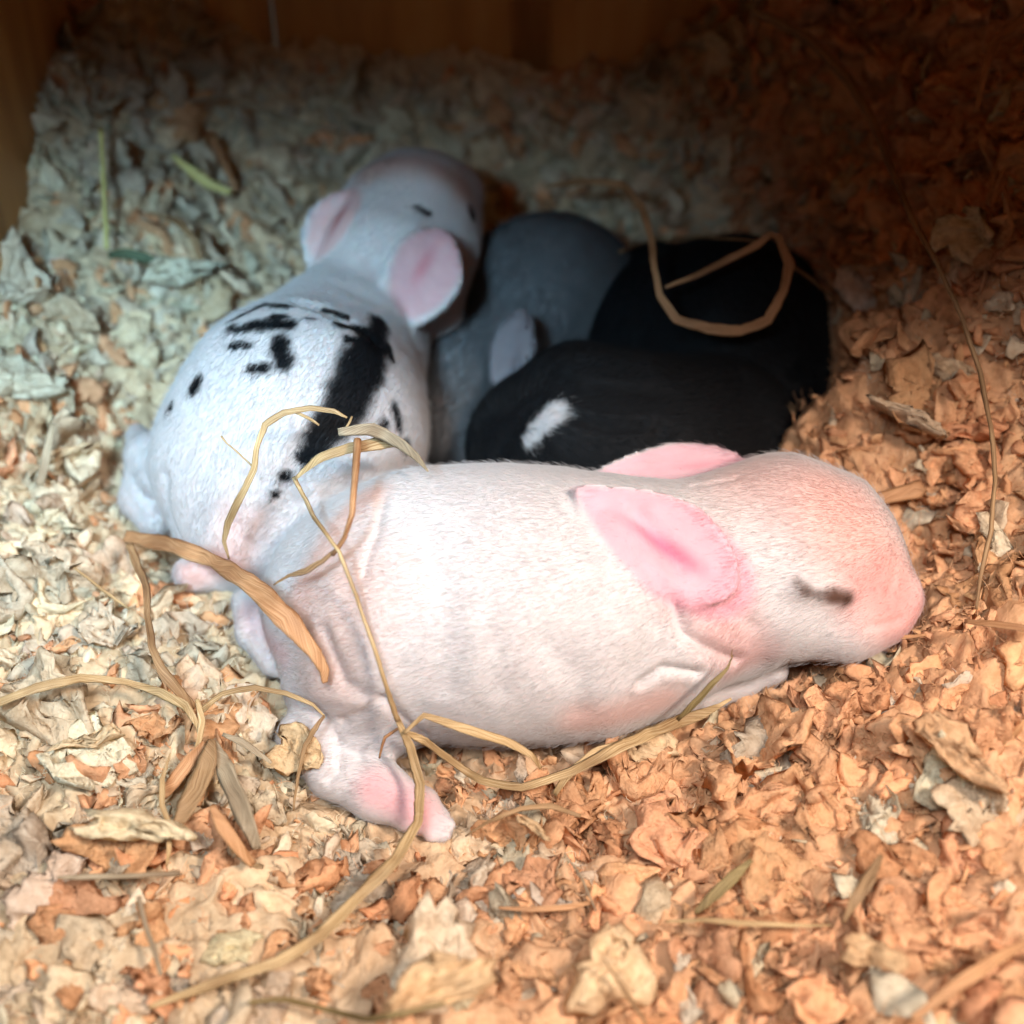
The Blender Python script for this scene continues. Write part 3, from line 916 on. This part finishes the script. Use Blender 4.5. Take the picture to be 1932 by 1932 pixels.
NF = 19000
cand = np.column_stack([rng.uniform(-8.4, 11.6, NF * 3), rng.uniform(-8.6, 10.4, NF * 3)])
gx0, gy0 = height_grad(cand)
wgt = np.sqrt(1 + gx0 ** 2 + gy0 ** 2)
pick = rng.choice(len(cand), NF, replace=False, p=wgt / wgt.sum())
cand, gx0, gy0 = cand[pick], gx0[pick], gy0[pick]
bpy.context.view_layer.update()
size = np.clip(rng.lognormal(-1.82, 0.58, NF), 0.07, 0.62)        # half width in cm
nr = norm(np.column_stack([-gx0, -gy0, np.ones(NF)]))
pos = np.column_stack([cand, height(cand)]) + nr * (rng.uniform(-0.12, 0.26, NF) - size * 0.10)[:, None]
inside = np.full(NF, 9.0)
for k_ in KITS:
    inside = np.minimum(inside, body_sdf(k_.prims, pos) )
ok = inside > size * 0.75
for i_ in np.where(ok & (size > 0.13))[0]:
    u_, v_, d_ = project(pos[i_][None])
    if not (0 < u_[0] < 1932 and 0 < v_[0] < 1932):
        continue
    w_ = size[i_] * FPX / d_[0]
    for du_, dv_ in ((0, -0.55), (0.6, -0.1), (-0.6, -0.1), (0, -1.0), (-0.8, -0.6), (0.8, -0.6), (-1.1, 0), (1.1, 0), (0, -1.3))[:9 if size[i_] > 0.3 else 4]:
        r_ = Vector(norm(ray(u_[0] + du_ * w_, v_[0] + dv_ * w_)))
        if any(k_.obj.ray_cast(Vector(CAM * S) - k_.obj.location, r_)[0] for k_ in KITS):
            ok[i_] = False
            break
ok &= (pos[:, 0] > -8.15) & (pos[:, 1] < 10.5)
cand, size, nr, pos = cand[ok], size[ok], nr[ok], pos[ok]
NF = len(pos)
tilt = norm(nr + rng.standard_normal((NF, 3)) * 0.62)
tilt[tilt[:, 2] < 0] *= -1
spin = rng.uniform(0, 2 * math.pi, NF)
kind = rng.choice(6, NF, p=PPROB)
# patches of one shade lie together
patch = vnoise(pos, 0.5, 31)
kind = np.where((patch > 0.62) & (rng.random(NF) < 0.5), 2, kind)
kind = np.where((patch < 0.36) & (rng.random(NF) < 0.5), 3, kind)
orange_mix = sstep(-2.8, 4.4, pos[:, 0] - 0.35 * pos[:, 1] + 3.0 * (vnoise(pos, 0.45, 37) - 0.5))  # pulp gets more orange towards the right and the front
kind = np.where(rng.random(NF) < 0.86 * orange_mix, np.where(rng.random(NF) < 0.8, 2, 5), kind)
fcol = PALETTE[kind] * (0.80 + 0.28 * rng.random((NF, 1))) * (1 + 0.018 * rng.standard_normal((NF, 3)))
FR = rot_frames(tilt, spin)
uu, vv, dd = project(pos)
inframe = (uu > 10) & (uu < 1922) & (vv > 10) & (vv < 1922)

# the 300 that show largest become single flakes
score = np.where(inframe, size / dd, 0) * (1 + 0.5 * (pos[:, 2] - height(cand) > 0))
order = np.argsort(-score)
hero = order[:285]
rest = np.setdiff1d(np.arange(NF), hero)

V_all, F_all, C_all = [], [], []
voff = 0
small = [flake_shape(100 + k, 3, 9) for k in range(26)]
big = [flake_shape(200 + k, 5, 14) for k in range(26)]
lod = np.where(inframe & (size * FPX / dd > 34), 1, 0)
var = rng.integers(0, 26, NF)
for L_, bank in ((0, small), (1, big)):
    for k in range(26):
        sel = rest[(var[rest] == k) & (lod[rest] == L_)]
        if len(sel) == 0:
            continue
        fv, ff = bank[k]
        W_ = np.einsum('nij,vj->nvi', FR[sel], fv) * size[sel][:, None, None] + pos[sel][:, None, :]
        V_all.append(W_.reshape(-1, 3))
        F_all.append((ff[None] + (np.arange(len(sel)) * len(fv))[:, None, None] + voff).reshape(-1, 3))
        C_all.append(np.repeat(fcol[sel], len(fv), 0))
        voff += len(sel) * len(fv)
me = np_mesh('paper_bedding', np.vstack(V_all), np.vstack(F_all), M_PULP, True, np.vstack(C_all))
tag(link('paper_bedding', me), 'mass of small torn and crumpled paper pulp flakes', 'bedding', kind='stuff')

hero_me = []
for k in range(40):
    fv, ff = flake_shape(300 + k, 9, 26, 1.3)
    hero_me.append(np_mesh('paper_flake', fv, ff, M_PULP_OBJ, True))
LAND = [(60, 1000, 'at the left edge beside the spotted rabbit'), (120, 650, 'on the left bank beside the spotted rabbit'), (330, 480, 'on the left bank below the yellow stalk'),
        (60, 400, 'by the foot of the wooden side wall'), (250, 200, 'in the left back corner of the box'), (700, 210, 'against the back wall behind the spotted rabbit'),
        (1150, 250, 'on the dark bank behind the grey rabbit'), (1550, 250, 'on the dark bank above the straw loop'), (1850, 350, 'on the dark right bank beside the long stem'),
        (1700, 620, 'on the right bank beside the pinkish white flake'), (1650, 830, 'on the right bank above the wood splint'), (1870, 900, 'at the right edge around the long stem'),
        (1850, 1150, 'in front of the nose of the pale rabbit'), (1600, 1330, 'under the chin of the pale rabbit'), (1840, 1450, 'on the right slope around the leaf shaped flake'),
        (1600, 1520, 'on the right slope above the olive blade'), (1300, 1480, 'below the twisted leaf under the belly'), (960, 1440, 'under the belly of the pale rabbit'),
        (990, 1620, 'right of the hind foot toes'), (640, 1620, 'below the hind foot'), (520, 1300, 'behind the rump among the dry leaves'), (330, 1230, 'inside the folded orange leaf'),
        (100, 1200, 'left of the folded orange leaf'), (120, 1450, 'left of the dry leaf tuft'), (220, 1590, 'above the level grey stalk'), (120, 1760, 'below the level grey stalk'),
        (460, 1740, 'beside the pale pointed flake'), (250, 1880, 'in the bottom left corner'), (650, 1880, 'at the bottom edge under the long leaf'), (900, 1770, 'above the long cream flake'),
        (1100, 1890, 'at the bottom edge near the tall flake'), (1420, 1860, 'below the level pale blade'), (1650, 1700, 'around the pointed brown leaf'), (1820, 1650, 'on the lower right slope'), (1820, 1870, 'in the bottom right corner')]
ORD = ['leftmost', 'second', 'third', 'fourth', 'fifth', 'sixth', 'seventh', 'eighth', 'ninth', 'tenth', 'eleventh', 'twelfth', 'thirteenth', 'fourteenth', 'fifteenth', 'sixteenth', 'seventeenth', 'eighteenth', 'nineteenth', 'twentieth']
NUM = ['', 'one', 'two', 'three', 'four', 'five', 'six', 'seven', 'eight', 'nine', 'ten', 'eleven', 'twelve', 'thirteen', 'fourteen', 'fifteen', 'sixteen', 'seventeen', 'eighteen', 'nineteen', 'twenty']
lab_key = {}
for i in hero:
    near = min(LAND, key=lambda t: (t[0] - uu[i]) ** 2 + (t[1] - vv[i]) ** 2)[2]
    lab_key.setdefault((KINDS[kind[i]], near), []).append(i)
hero_label = {}
for (kn, near), mem in lab_key.items():
    mem.sort(key=lambda i: uu[i])
    for q, i in enumerate(mem):
        if len(mem) == 1:
            hero_label[i] = f'{kn} crumpled flake {near}'
        elif q == len(mem) - 1:
            hero_label[i] = f'rightmost of {NUM[min(len(mem), 20)]} {kn} flakes {near}'
        elif q == 0:
            hero_label[i] = f'leftmost of {NUM[min(len(mem), 20)]} {kn} flakes {near}'
        else:
            hero_label[i] = f'{ORD[min(q, 19)]} {kn} flake from the left {near}'
from mathutils import Matrix
def place_flake(mesh, p, R3, s, col, label, group, stretch=(1, 1, 1)):
    o = link('paper_flake', mesh)
    M = Matrix.Identity(4)
    for i in range(3):
        for j in range(3):
            M[i][j] = R3[i][j] * s * stretch[j]
        M[i][3] = p[i] * S
    o.matrix_world = M
    o.color = (*col, 1)
    tag(o, label, 'bedding flake', group)
    return o
for n_, i in enumerate(hero):
    place_flake(hero_me[n_ % 40], pos[i], FR[i], size[i], fcol[i], hero_label[i], 'crumpled paper flakes in the bedding')

bpy.context.view_layer.update()
DG = bpy.context.evaluated_depsgraph_get()
def cast(u, v):
    r = norm(ray(u, v))
    hit, loc, nrm_, *_ = sc.ray_cast(DG, Vector(CAM * S), Vector(r))
    if not hit:
        return pd(u, v, 24), np.array([0, 0, 1.0])
    return np.array(loc) / S, np.array(nrm_)

def cast_bed(u, v):
    r = norm(ray(u, v))
    o0 = Vector(CAM * S) - bed.location
    hit, loc, nrm_, _ = bed.ray_cast(o0, Vector(r))
    return (np.array(loc) / S, np.array(nrm_)) if hit else (pd(u, v, 24), np.array([0, 0, 1.0]))

# the flakes one can point at
SPECIAL = [
    # u, v, half width px, colour, seed, stretch y, tilt towards the viewer, label
    (1632, 535, 62, (0.74, 0.60, 0.54), 401, 1.0, 'smooth pinkish white flake on the dark right bank beside the straw loop'),
    (440, 1790, 62, (0.72, 0.62, 0.42), 402, 0.55, 'pale pointed folded flake standing above the long bottom leaf blade'),
    (815, 1862, 115, (0.66, 0.48, 0.29), 403, 0.45, 'long cream folded flake low in front below the hind foot'),
    (235, 1560, 105, (0.66, 0.58, 0.41), 404, 0.85, 'large cream flat flake above the grey horizontal stalk'),
    (1810, 1425, 90, (0.56, 0.37, 0.22), 405, 1.1, 'large creased leaf shaped flake right of the pale rabbit on the slope'),
    (1790, 700, 55, (0.62, 0.48, 0.33), 406, 0.6, 'bright sharply folded flake on the right bank left of the thin stem'),
    (1715, 790, 70, (0.52, 0.41, 0.30), 407, 0.6, 'jagged flake jutting over the dark hollow at the right'),
    (340, 520, 70, (0.56, 0.55, 0.45), 408, 0.9, 'broad pale grey flake right of the green leaf at the left bank'),
    (30, 720, 70, (0.58, 0.55, 0.44), 409, 1.0, 'big pale flake at the left edge level with the spotted rabbit'),
    (1190, 1400, 70, (0.66, 0.50, 0.32), 410, 0.9, 'cream flake under the twisted leaf blade below the belly'),
    (1010, 1560, 40, (0.60, 0.44, 0.27), 411, 0.8, 'small rounded cream flake just right of the hind foot toes'),
    (170, 1400, 66, (0.62, 0.50, 0.33), 412, 0.9, 'pale crumpled flake under the long blade that runs to the left edge'),
    (1150, 1830, 80, (0.68, 0.50, 0.31), 413, 1.1, 'tall cream crumpled flake at the bottom middle edge'),
    (1640, 1800, 60, (0.60, 0.42, 0.25), 414, 0.8, 'cream flake with a dark hollow beside it near the lower right blade'),
    (555, 1420, 55, (0.62, 0.47, 0.29), 415, 1.0, 'cream lumpy flake pressed against the hock of the pale rabbit'),
]
for u, v, hw, c_, sd, sy, lab in SPECIAL:
    p, n_ = cast(u, v)
    p = p + norm(CAM - p) * 0.15
    fv, ff = flake_shape(sd, 10, 28, 1.0)
    nn = norm(n_ * 0.35 + norm(CAM - p) * 0.8 + np.array([0, 0, 0.35]))
    R3 = rot_frames(nn[None], np.array([random.uniform(-0.4, 0.4)]))[0]
    place_flake(np_mesh('paper_flake', fv, ff, M_PULP_OBJ, True), p, R3, hw * depth(p) / FPX, tuple(min(0.9, 1.32 * q) for q in c_), lab, None, (1, sy, 1))

# loose fibres that fuzz the edges of the pulp
NFI = 110000
ci = rng.integers(0, NF, NFI)
ta = rng.uniform(0, 2 * math.pi, NFI)
off = np.einsum('nij,nj->ni', FR[ci], np.column_stack([np.cos(ta), np.sin(ta) * 0.75, rng.uniform(-0.25, 0.45, NFI)]))
p0 = pos[ci] + off * (size[ci] * rng.uniform(0.6, 1.0, NFI))[:, None]
p0[:, 2] = np.maximum(p0[:, 2], height(p0[:, :2]) - 0.02)
dv = norm(off + nr[ci] * 0.8)
ln = (0.04 + 0.26 * rng.random(NFI) ** 2)[:, None]
b1 = norm(dv + 0.7 * rng.standard_normal((NFI, 3)))
b2 = norm(b1 + 0.8 * rng.standard_normal((NFI, 3)))
pts = np.stack([p0, p0 + dv * ln * 0.35, p0 + dv * ln * 0.35 + b1 * ln * 0.35, p0 + dv * ln * 0.35 + b1 * ln * 0.35 + b2 * ln * 0.3], 1)
hc = hair_curves('paper_fibres', pts, 0.0036, np.clip(fcol[ci] * 1.05, 0, 0.88), M_FIBRE, 0.5)
tag(link('paper_fibres', hc), 'fine loose fibres fuzzing the torn paper bedding', 'fibres', kind='stuff')

# ------------------------------------------------------------------ dry grass
def blade(name, pts, kind_, lift=0.12, parent=None, label=None, cat='grass blade', group=None, twist=0.25, thick=0.22, tub=False, seed=None, drape=5, bed_only=False, kink=0.7):
    """pts: (u, v, width px[, lift cm]); the blade lies on whatever is under it, raised by the lift"""
    r_ = np.random.default_rng(seed if seed is not None else int(abs(pts[0][0] * 7 + pts[0][1] * 13 + pts[-1][0])) )
    P = np.array([(p[0], p[1], p[2], p[3] if len(p) > 3 else lift) for p in pts], float)
    Lpx = np.linalg.norm(np.diff(P[:, :2], axis=0), axis=1).sum()
    per = max(3, int(Lpx / 9 / (len(P) - 1)))
    Cs = catmull(P, per)
    Ln = np.vstack([P[i] + (P[i + 1] - P[i]) * np.linspace(0, 1, per, endpoint=False)[:, None] for i in range(len(P) - 1)] + [P[-1:]])
    C = Cs * (1 - kink) + Ln * kink
    wob = (r_.standard_normal((len(C), 2))).cumsum(0)
    wob = wob - np.linspace(0, 1, len(C))[:, None] * wob[-1]
    C[:, :2] += wob * 0.35
    dsurf = np.array([depth((cast_bed if bed_only else cast)(u, v)[0]) for u, v in C[:, :2]])
    m = len(C)
    run = np.array([dsurf[max(0, i - drape):i + drape + 1].min() for i in range(m)])
    kern = np.ones(2 * drape + 3)
    run = np.convolve(np.pad(run, drape + 1, mode='edge'), kern / kern.sum(), 'valid')
    d = run - C[:, 3]
    X = np.array([pd(C[i, 0], C[i, 1], d[i]) for i in range(m)])
    T = norm(np.gradient(X, axis=0))
    hw = np.abs(C[:, 2]) * d / FPX / 2 * 0.84
    hw = hw * (0.92 + 0.34 * (vnoise(X, 3.0, 77) - 0.5))
    view = norm(CAM - X)
    sd_ = norm(np.cross(T, view))
    up = norm(np.cross(sd_, T))
    ang = twist * np.sin(np.linspace(0, r_.uniform(2, 6), m) + r_.uniform(0, 6)) + (0 if tub else 0.2 * r_.standard_normal())
    ca, sa = np.cos(ang)[:, None], np.sin(ang)[:, None]
    s2, u2 = sd_ * ca + up * sa, up * ca - sd_ * sa
    if tub:
        prof = [(math.cos(a), math.sin(a)) for a in np.linspace(0, 2 * math.pi, 8, endpoint=False)]
    else:
        # shallow channel with a midrib, thin but with two faces
        t = thick
        prof = [(-1, 0.42), (-0.55, 0.08), (0, -0.14), (0.55, 0.08), (1, 0.42), (0.55, 0.08 + t), (0, -0.14 + t * 1.3), (-0.55, 0.08 + t)]
        prof = prof[::-1]
    k = len(prof)
    V = np.stack([X + s2 * (a * hw)[:, None] + u2 * (b * hw)[:, None] for a, b in prof], 1)
    if not tub:
        wav = np.stack([vnoise(X + 9 * q_, 4.0, 60 + q_) for q_ in range(k)], 1) - 0.5
        edge = 1 + 0.30 * wav + 0.03 * r_.standard_normal((m, k))
        V = X[:, None] + (V - X[:, None]) * edge[:, :, None]
    along = np.concatenate([[0], np.cumsum(np.linalg.norm(np.diff(X, axis=0), axis=1))])
    UV = np.stack([np.repeat(along[:, None], k, 1), np.array([[(a if b < 0.1 else a + 3.7) for a, b in prof]]) * hw[:, None]], -1) + r_.uniform(0, 20)
    i0 = np.arange(m - 1)[:, None] * k
    j = np.arange(k)[None]
    q = np.stack([i0 + j, i0 + (j + 1) % k, i0 + k + (j + 1) % k, i0 + k + j], -1).reshape(-1, 4)
    Vf = V.reshape(-1, 3)
    caps = [np.arange(k)[::-1][None], (np.arange(k) + (m - 1) * k)[None]]
    base = X[0] if parent is None else np.zeros(3)
    me = np_mesh(name, Vf - base, [q] + caps, HAY[kind_], True, None, UV.reshape(-1, 2))
    o = link(name, me, parent, base if parent is None else None)
    if label:
        tag(o, label, cat if parent is None else None, group)
    return o

# the long stalk that crosses the pale rabbit, with its folded leaves
sprig = link('grass_sprig', None)
tag(sprig, 'long dry grass stalk with folded leaves crossing the pale rabbit', 'dry grass')
blade('stem', [(555, 900, 12, .9), (590, 970, 10, .7), (640, 1040, 11, .45), (680, 1150, 10, .2), (720, 1270, 11, .2), (750, 1360, 14, .35)], 'straw', parent=sprig, tub=True, drape=3)
blade('leaf_blade', [(748, 1352, 15, .4), (772, 1410, 24, .5), (790, 1480, 27, .4), (786, 1550, 26, .35), (740, 1625, 34, .3), (660, 1705, 34, .3), (600, 1768, 30, .25), (520, 1815, 26, .2), (400, 1855, 26, .1), (280, 1900, 12, .05)], 'straw', parent=sprig)
blade('leaf_blade', [(556, 905, 8, .92), (600, 868, 24, 1.1), (660, 845, 28, 1.2), (740, 835, 26, 1.1), (770, 845, 10, 1.0)], 'straw', parent=sprig)
blade('leaf_blade', [(638, 815, 20, 1.35), (700, 808, 30, 1.3), (755, 835, 26, 1.1), (785, 862, 18, .9), (808, 890, 5, .7)], 'grey', parent=sprig)
blade('stem', [(674, 830, 19, 1.45), (670, 900, 18, 1.2), (664, 970, 16, .9), (650, 1015, 15, .7), (628, 1046, 12, .5)], 'orange', parent=sprig, tub=True, drape=3)
blade('leaf_blade', [(645, 1028, 8, .5), (610, 1058, 14, .5), (575, 1078, 15, .5), (545, 1086, 9, .5), (516, 1104, 4, .5)], 'brown', parent=sprig)
blade('leaf_blade', [(762, 1384, 8, .4), (800, 1352, 14, .4), (870, 1375, 26, .3), (950, 1398, 24, .25), (1000, 1425, 16, .2), (1020, 1450, 8, .15)], 'straw', parent=sprig)
blade('leaf_blade', [(764, 1380, 10, .4), (800, 1395, 20, .4), (850, 1435, 18, .3), (910, 1475, 18, .2), (985, 1488, 24, .2), (1080, 1458, 28, .25), (1180, 1408, 32, .35), (1260, 1372, 34, .4), (1330, 1345, 22, .4), (1380, 1318, 6, .4)], 'straw', parent=sprig, twist=0.5)
blade('leaf_blade', [(1046, 1500, 16, .1), (1075, 1460, 24, .15), (1120, 1420, 20, .2), (1180, 1398, 10, .25)], 'straw', parent=sprig)
blade('leaf_blade', [(1278, 1358, 10, .45), (1310, 1328, 17, .55), (1345, 1290, 18, .6), (1372, 1262, 9, .6), (1383, 1236, 3, .6)], 'olive', parent=sprig)
blade('stem', [(755, 1372, 7, .4), (726, 1392, 8, .4), (720, 1412, 6, .35), (716, 1430, 5, .3)], 'orange', parent=sprig, tub=True)
blade('stem', [(1380, 1240, 4, .55), (1382, 1225, 2, .55)], 'brown', parent=sprig, tub=True)

# the arching blade over the spotted rabbit's haunch
arch = link('grass_arch', None)
tag(arch, 'thin straw bent in an arch over the haunch of the spotted rabbit', 'dry grass')
blade('leaf_blade', [(432, 1055, 5, .5), (423, 1020, 12, .6), (432, 985, 19, .7), (458, 930, 17, .9), (480, 885, 17, 1.0), (484, 845, 14, 1.1), (500, 800, 17, 1.1), (535, 777, 16, 1.1), (585, 769, 15, 1.1), (630, 775, 12, 1.1), (655, 788, 5, 1.1)], 'straw', parent=arch)
blade('stem', [(478, 882, 5, 1.0), (450, 855, 5, 1.0), (430, 838, 4, 1.0), (417, 823, 6, 1.0)], 'straw', parent=arch, tub=True)
blade('stem', [(555, 776, 8, 1.1), (580, 788, 9, 1.05), (602, 802, 6, 1.0)], 'straw', parent=arch, tub=True)
blade('stem', [(650, 812, 6, 1.2), (660, 796, 6, 1.15), (664, 786, 5, 1.1)], 'straw', parent=arch, tub=True)

# the tuft of dry leaves at the left
tuft = link('grass_tuft', None)
tag(tuft, 'tuft of broad dry leaves fanned out left of the pale rabbit', 'dry grass')
blade('leaf_blade', [(236, 1012, 28, .6), (280, 1022, 38, .7), (340, 1036, 40, .8), (410, 1062, 36, .9), (470, 1100, 50, .8), (540, 1165, 54, .6), (590, 1225, 40, .4), (612, 1265, 26, .3), (614, 1288, 14, .25)], 'orange', parent=tuft, twist=0.15)
blade('leaf_blade', [(242, 1026, 22, .6), (256, 1065, 28, .6), (274, 1108, 22, .6), (278, 1160, 18, .5), (286, 1220, 20, .45), (305, 1268, 24, .4), (340, 1308, 24, .3), (368, 1335, 14, .2)], 'brown', parent=tuft)
blade('leaf_blade', [(-10, 1328, 24, .15), (70, 1298, 24, .3), (150, 1280, 22, .4), (230, 1286, 20, .4), (300, 1306, 24, .4), (350, 1332, 22, .35), (372, 1368, 14, .3), (378, 1400, 10, .25)], 'straw', parent=tuft)
blade('leaf_blade', [(376, 1345, 16, .3), (420, 1308, 12, .4), (480, 1297, 14, .4), (540, 1308, 12, .35), (590, 1330, 8, .3), (612, 1350, 6, .3)], 'straw', parent=tuft)
blade('leaf_blade', [(612, 1350, 8, .3), (590, 1378, 14, .35), (574, 1412, 12, .3), (562, 1470, 8, .2), (554, 1530, 4, .15)], 'brown', parent=tuft)
blade('stem', [(372, 1320, 12, .3), (380, 1360, 17, .3), (374, 1400, 16, .3), (362, 1440, 12, .25), (352, 1478, 8, .2)], 'straw', parent=tuft)
blade('leaf_blade', [(400, 1395, 20, .3), (392, 1440, 50, .3), (372, 1490, 58, .25), (350, 1530, 46, .2), (332, 1562, 20, .12)], 'brown', parent=tuft, twist=0.12)
blade('leaf_blade', [(402, 1395, 16, .28), (424, 1450, 46, .25), (450, 1510, 52, .2), (472, 1560, 46, .15), (486, 1600, 26, .1)], 'grey', parent=tuft, twist=0.12)
blade('leaf_blade', [(398, 1520, 14, .15), (420, 1560, 34, .15), (450, 1600, 32, .12), (478, 1632, 22, .06)], 'orange', parent=tuft, twist=0.12)
blade('leaf_blade', [(386, 1400, 14, .26), (355, 1438, 36, .22), (328, 1476, 36, .18), (306, 1506, 16, .1)], 'orange', parent=tuft, twist=0.2)
blade('leaf_blade', [(322, 1420, 4, .3), (306, 1470, 13, .3), (306, 1520, 16, .28), (320, 1560, 14, .25), (318, 1600, 12, .2), (314, 1635, 5, .15)], 'straw', parent=tuft)

G = None
blade('dry_grass', [(1420, 20, 22), (1520, 70, 24), (1600, 150, 24), (1650, 230, 22), (1690, 330, 18), (1722, 410, 14), (1770, 500, 13), (1815, 600, 12), (1848, 700, 12), (1868, 800, 12), (1876, 900, 12), (1870, 1000, 12), (1850, 1080, 11), (1842, 1150, 7)], 'brown', .5, label='long thin dry stem bending down the right bank', cat='grass stem', tub=True, drape=14)
blade('hay_loop', [(1030, 352, 12), (1100, 340, 18), (1180, 350, 22), (1215, 395, 20), (1232, 450, 18), (1238, 510, 17), (1248, 560, 18), (1280, 604, 24), (1340, 620, 26), (1400, 625, 26), (1450, 606, 22), (1480, 550, 22), (1490, 500, 26), (1470, 450, 18), (1455, 443, 14), (1430, 460, 20), (1370, 492, 18), (1310, 520, 14), (1255, 542, 8)], 'orange', .8, label='straw bent into a loop above the plain black rabbit', cat='grass blade', drape=16)
blade('hay_strand', [(1170, 475, 7), (1240, 452, 8), (1330, 448, 7), (1440, 456, 5)], 'brown', .6, label='hair thin strand running behind the straw loop', cat='grass stem', tub=True)
blade('hay_strand', [(1492, 500, 8), (1535, 530, 9), (1575, 565, 6)], 'brown', .5, label='short thin strand from the straw loop to the pinkish flake', cat='grass stem', tub=True)
blade('straw', [(190, 245, 13), (195, 330, 13), (198, 400, 13), (201, 470, 12)], 'yellow', .5, label='yellow straw stalk standing upright on the left bank', cat='straw', tub=True)
blade('dry_grass', [(325, 292, 12), (360, 322, 22), (400, 350, 24), (436, 364, 16)], 'yellow', .4, label='short yellow split straw behind the spotted rabbit', cat='straw')
blade('dry_grass', [(395, 255, 26), (418, 300, 24), (436, 340, 18), (445, 362, 8)], 'orange', .25, label='brown blade meeting the short yellow straw', cat='grass blade')
blade('green_scrap', [(205, 480, 18), (235, 478, 30), (275, 488, 26), (310, 500, 8)], 'green', .2, label='dark green leaf scrap at the foot of the yellow stalk', cat='leaf')
blade('dry_grass', [(280, 402, 10), (330, 415, 16), (365, 450, 16), (380, 500, 14), (372, 545, 8)], 'brown', .2, label='brown curled blade on the left bank behind the spotted rabbit', cat='grass blade')
blade('straw', [(108, 1656, 8), (150, 1655, 15), (240, 1653, 14), (340, 1648, 14)], 'grey', .3, label='grey stalk lying level near the lower left', cat='straw', tub=True)
blade('straw', [(262, 1690, 11), (275, 1745, 12), (290, 1790, 14), (304, 1840, 12)], 'grey', .25, label='short grey stalk leaning below the level stalk', cat='straw', tub=True)
blade('wood_splint', [(1640, 945, 30), (1680, 936, 38), (1725, 925, 40), (1742, 918, 30)], 'orange', .3, label='flat brown wood splint behind the forehead of the pale rabbit', cat='wood splint', thick=0.4, twist=0.05, bed_only=True)
blade('dry_grass', [(1820, 1172, 10), (1870, 1178, 20), (1940, 1188, 22)], 'orange', .25, label='short flat blade at the right edge level with the muzzle', cat='grass blade')
blade('straw', [(1668, 1206, 8), (1705, 1203, 10), (1748, 1198, 7)], 'orange', .3, label='little orange splinter under the chin', cat='straw', bed_only=True)
blade('dry_grass', [(1312, 1722, 12), (1345, 1690, 28), (1382, 1655, 30), (1418, 1622, 10)], 'olive', .25, label='dark olive blade lying in the litter below the chest', cat='grass blade')
blade('dry_grass', [(1590, 1742, 8), (1612, 1700, 26), (1640, 1658, 30), (1664, 1612, 10)], 'brown', .3, label='pointed brown leaf upright in the lower right litter', cat='leaf')
blade('dry_grass', [(1945, 1775, 26), (1870, 1815, 32), (1790, 1870, 28), (1720, 1925, 18)], 'orange', .5, label='broad blurred blade at the bottom right corner', cat='grass blade')
blade('dry_grass', [(1255, 1738, 6), (1330, 1735, 12), (1420, 1742, 14), (1500, 1746, 10), (1570, 1746, 6)], 'straw', .25, label='straight pale blade lying level under the olive blade', cat='grass blade')
blade('dry_grass', [(468, 1890, 10), (540, 1884, 16), (620, 1905, 16), (690, 1922, 14), (760, 1912, 14), (840, 1892, 8)], 'olive', .25, label='greenish curling blade at the bottom edge', cat='grass blade')
blade('dry_grass', [(940, 1713, 6), (1000, 1716, 14), (1070, 1712, 16), (1120, 1702, 8)], 'orange', .2, label='short orange blade in the litter right of the long leaf', cat='grass blade')
blade('hay_strand', [(1095, 1540, 10), (1040, 1522, 15), (980, 1528, 12), (920, 1552, 8), (878, 1578, 4)], 'brown', .25, label='dark blade curving away from the hind foot toes', cat='grass blade')
blade('dry_grass', [(1945, 25, 28), (1880, 75, 26), (1858, 130, 20), (1842, 210, 12)], 'orange', .5, label='bent blade in the dark upper right corner', cat='grass blade')
blade('hay_strand', [(360, 190, 10), (430, 182, 13), (500, 205, 13), (570, 232, 12), (640, 250, 8)], 'grey', .35, label='pale blurred strand on the far left bank', cat='grass stem')
blade('dry_grass', [(700, 1480, 1), (440, 1370, 1)], 'straw', .2, label='x') if False else None
blade('hay_strand', [(1065, 1610, 4), (1100, 1660, 6), (1125, 1720, 4)], 'grey', .2, label='wispy strand beside the short orange blade', cat='grass stem', tub=True)
blade('dry_grass', [(420, 1385, 8), (455, 1400, 18), (490, 1425, 16), (512, 1440, 8)], 'grey', .2, label='grey flat blade between the leaf tuft and the hock', cat='grass blade')
blade('hay_strand', [(140, 1070, 5), (190, 1110, 9), (245, 1150, 6)], 'straw', .25, label='faint straw on the left litter beside the orange leaf', cat='grass stem', tub=True)
blade('hay_strand', [(380, 1410, 4), (440, 1380, 8), (520, 1330, 5)], 'grey', .1, label='y') if False else None
blade('straw', [(75, 915, 18), (85, 870, 20), (100, 800, 16)], 'grey', .2, label='pale stub of stalk at the left edge by the spotted rabbit', cat='straw')
blade('hay_strand', [(1140, 1810, 4), (1180, 1870, 10), (1220, 1932, 8)], 'brown', .2, label='thin brown strand at the bottom right of the middle', cat='grass stem', tub=True)
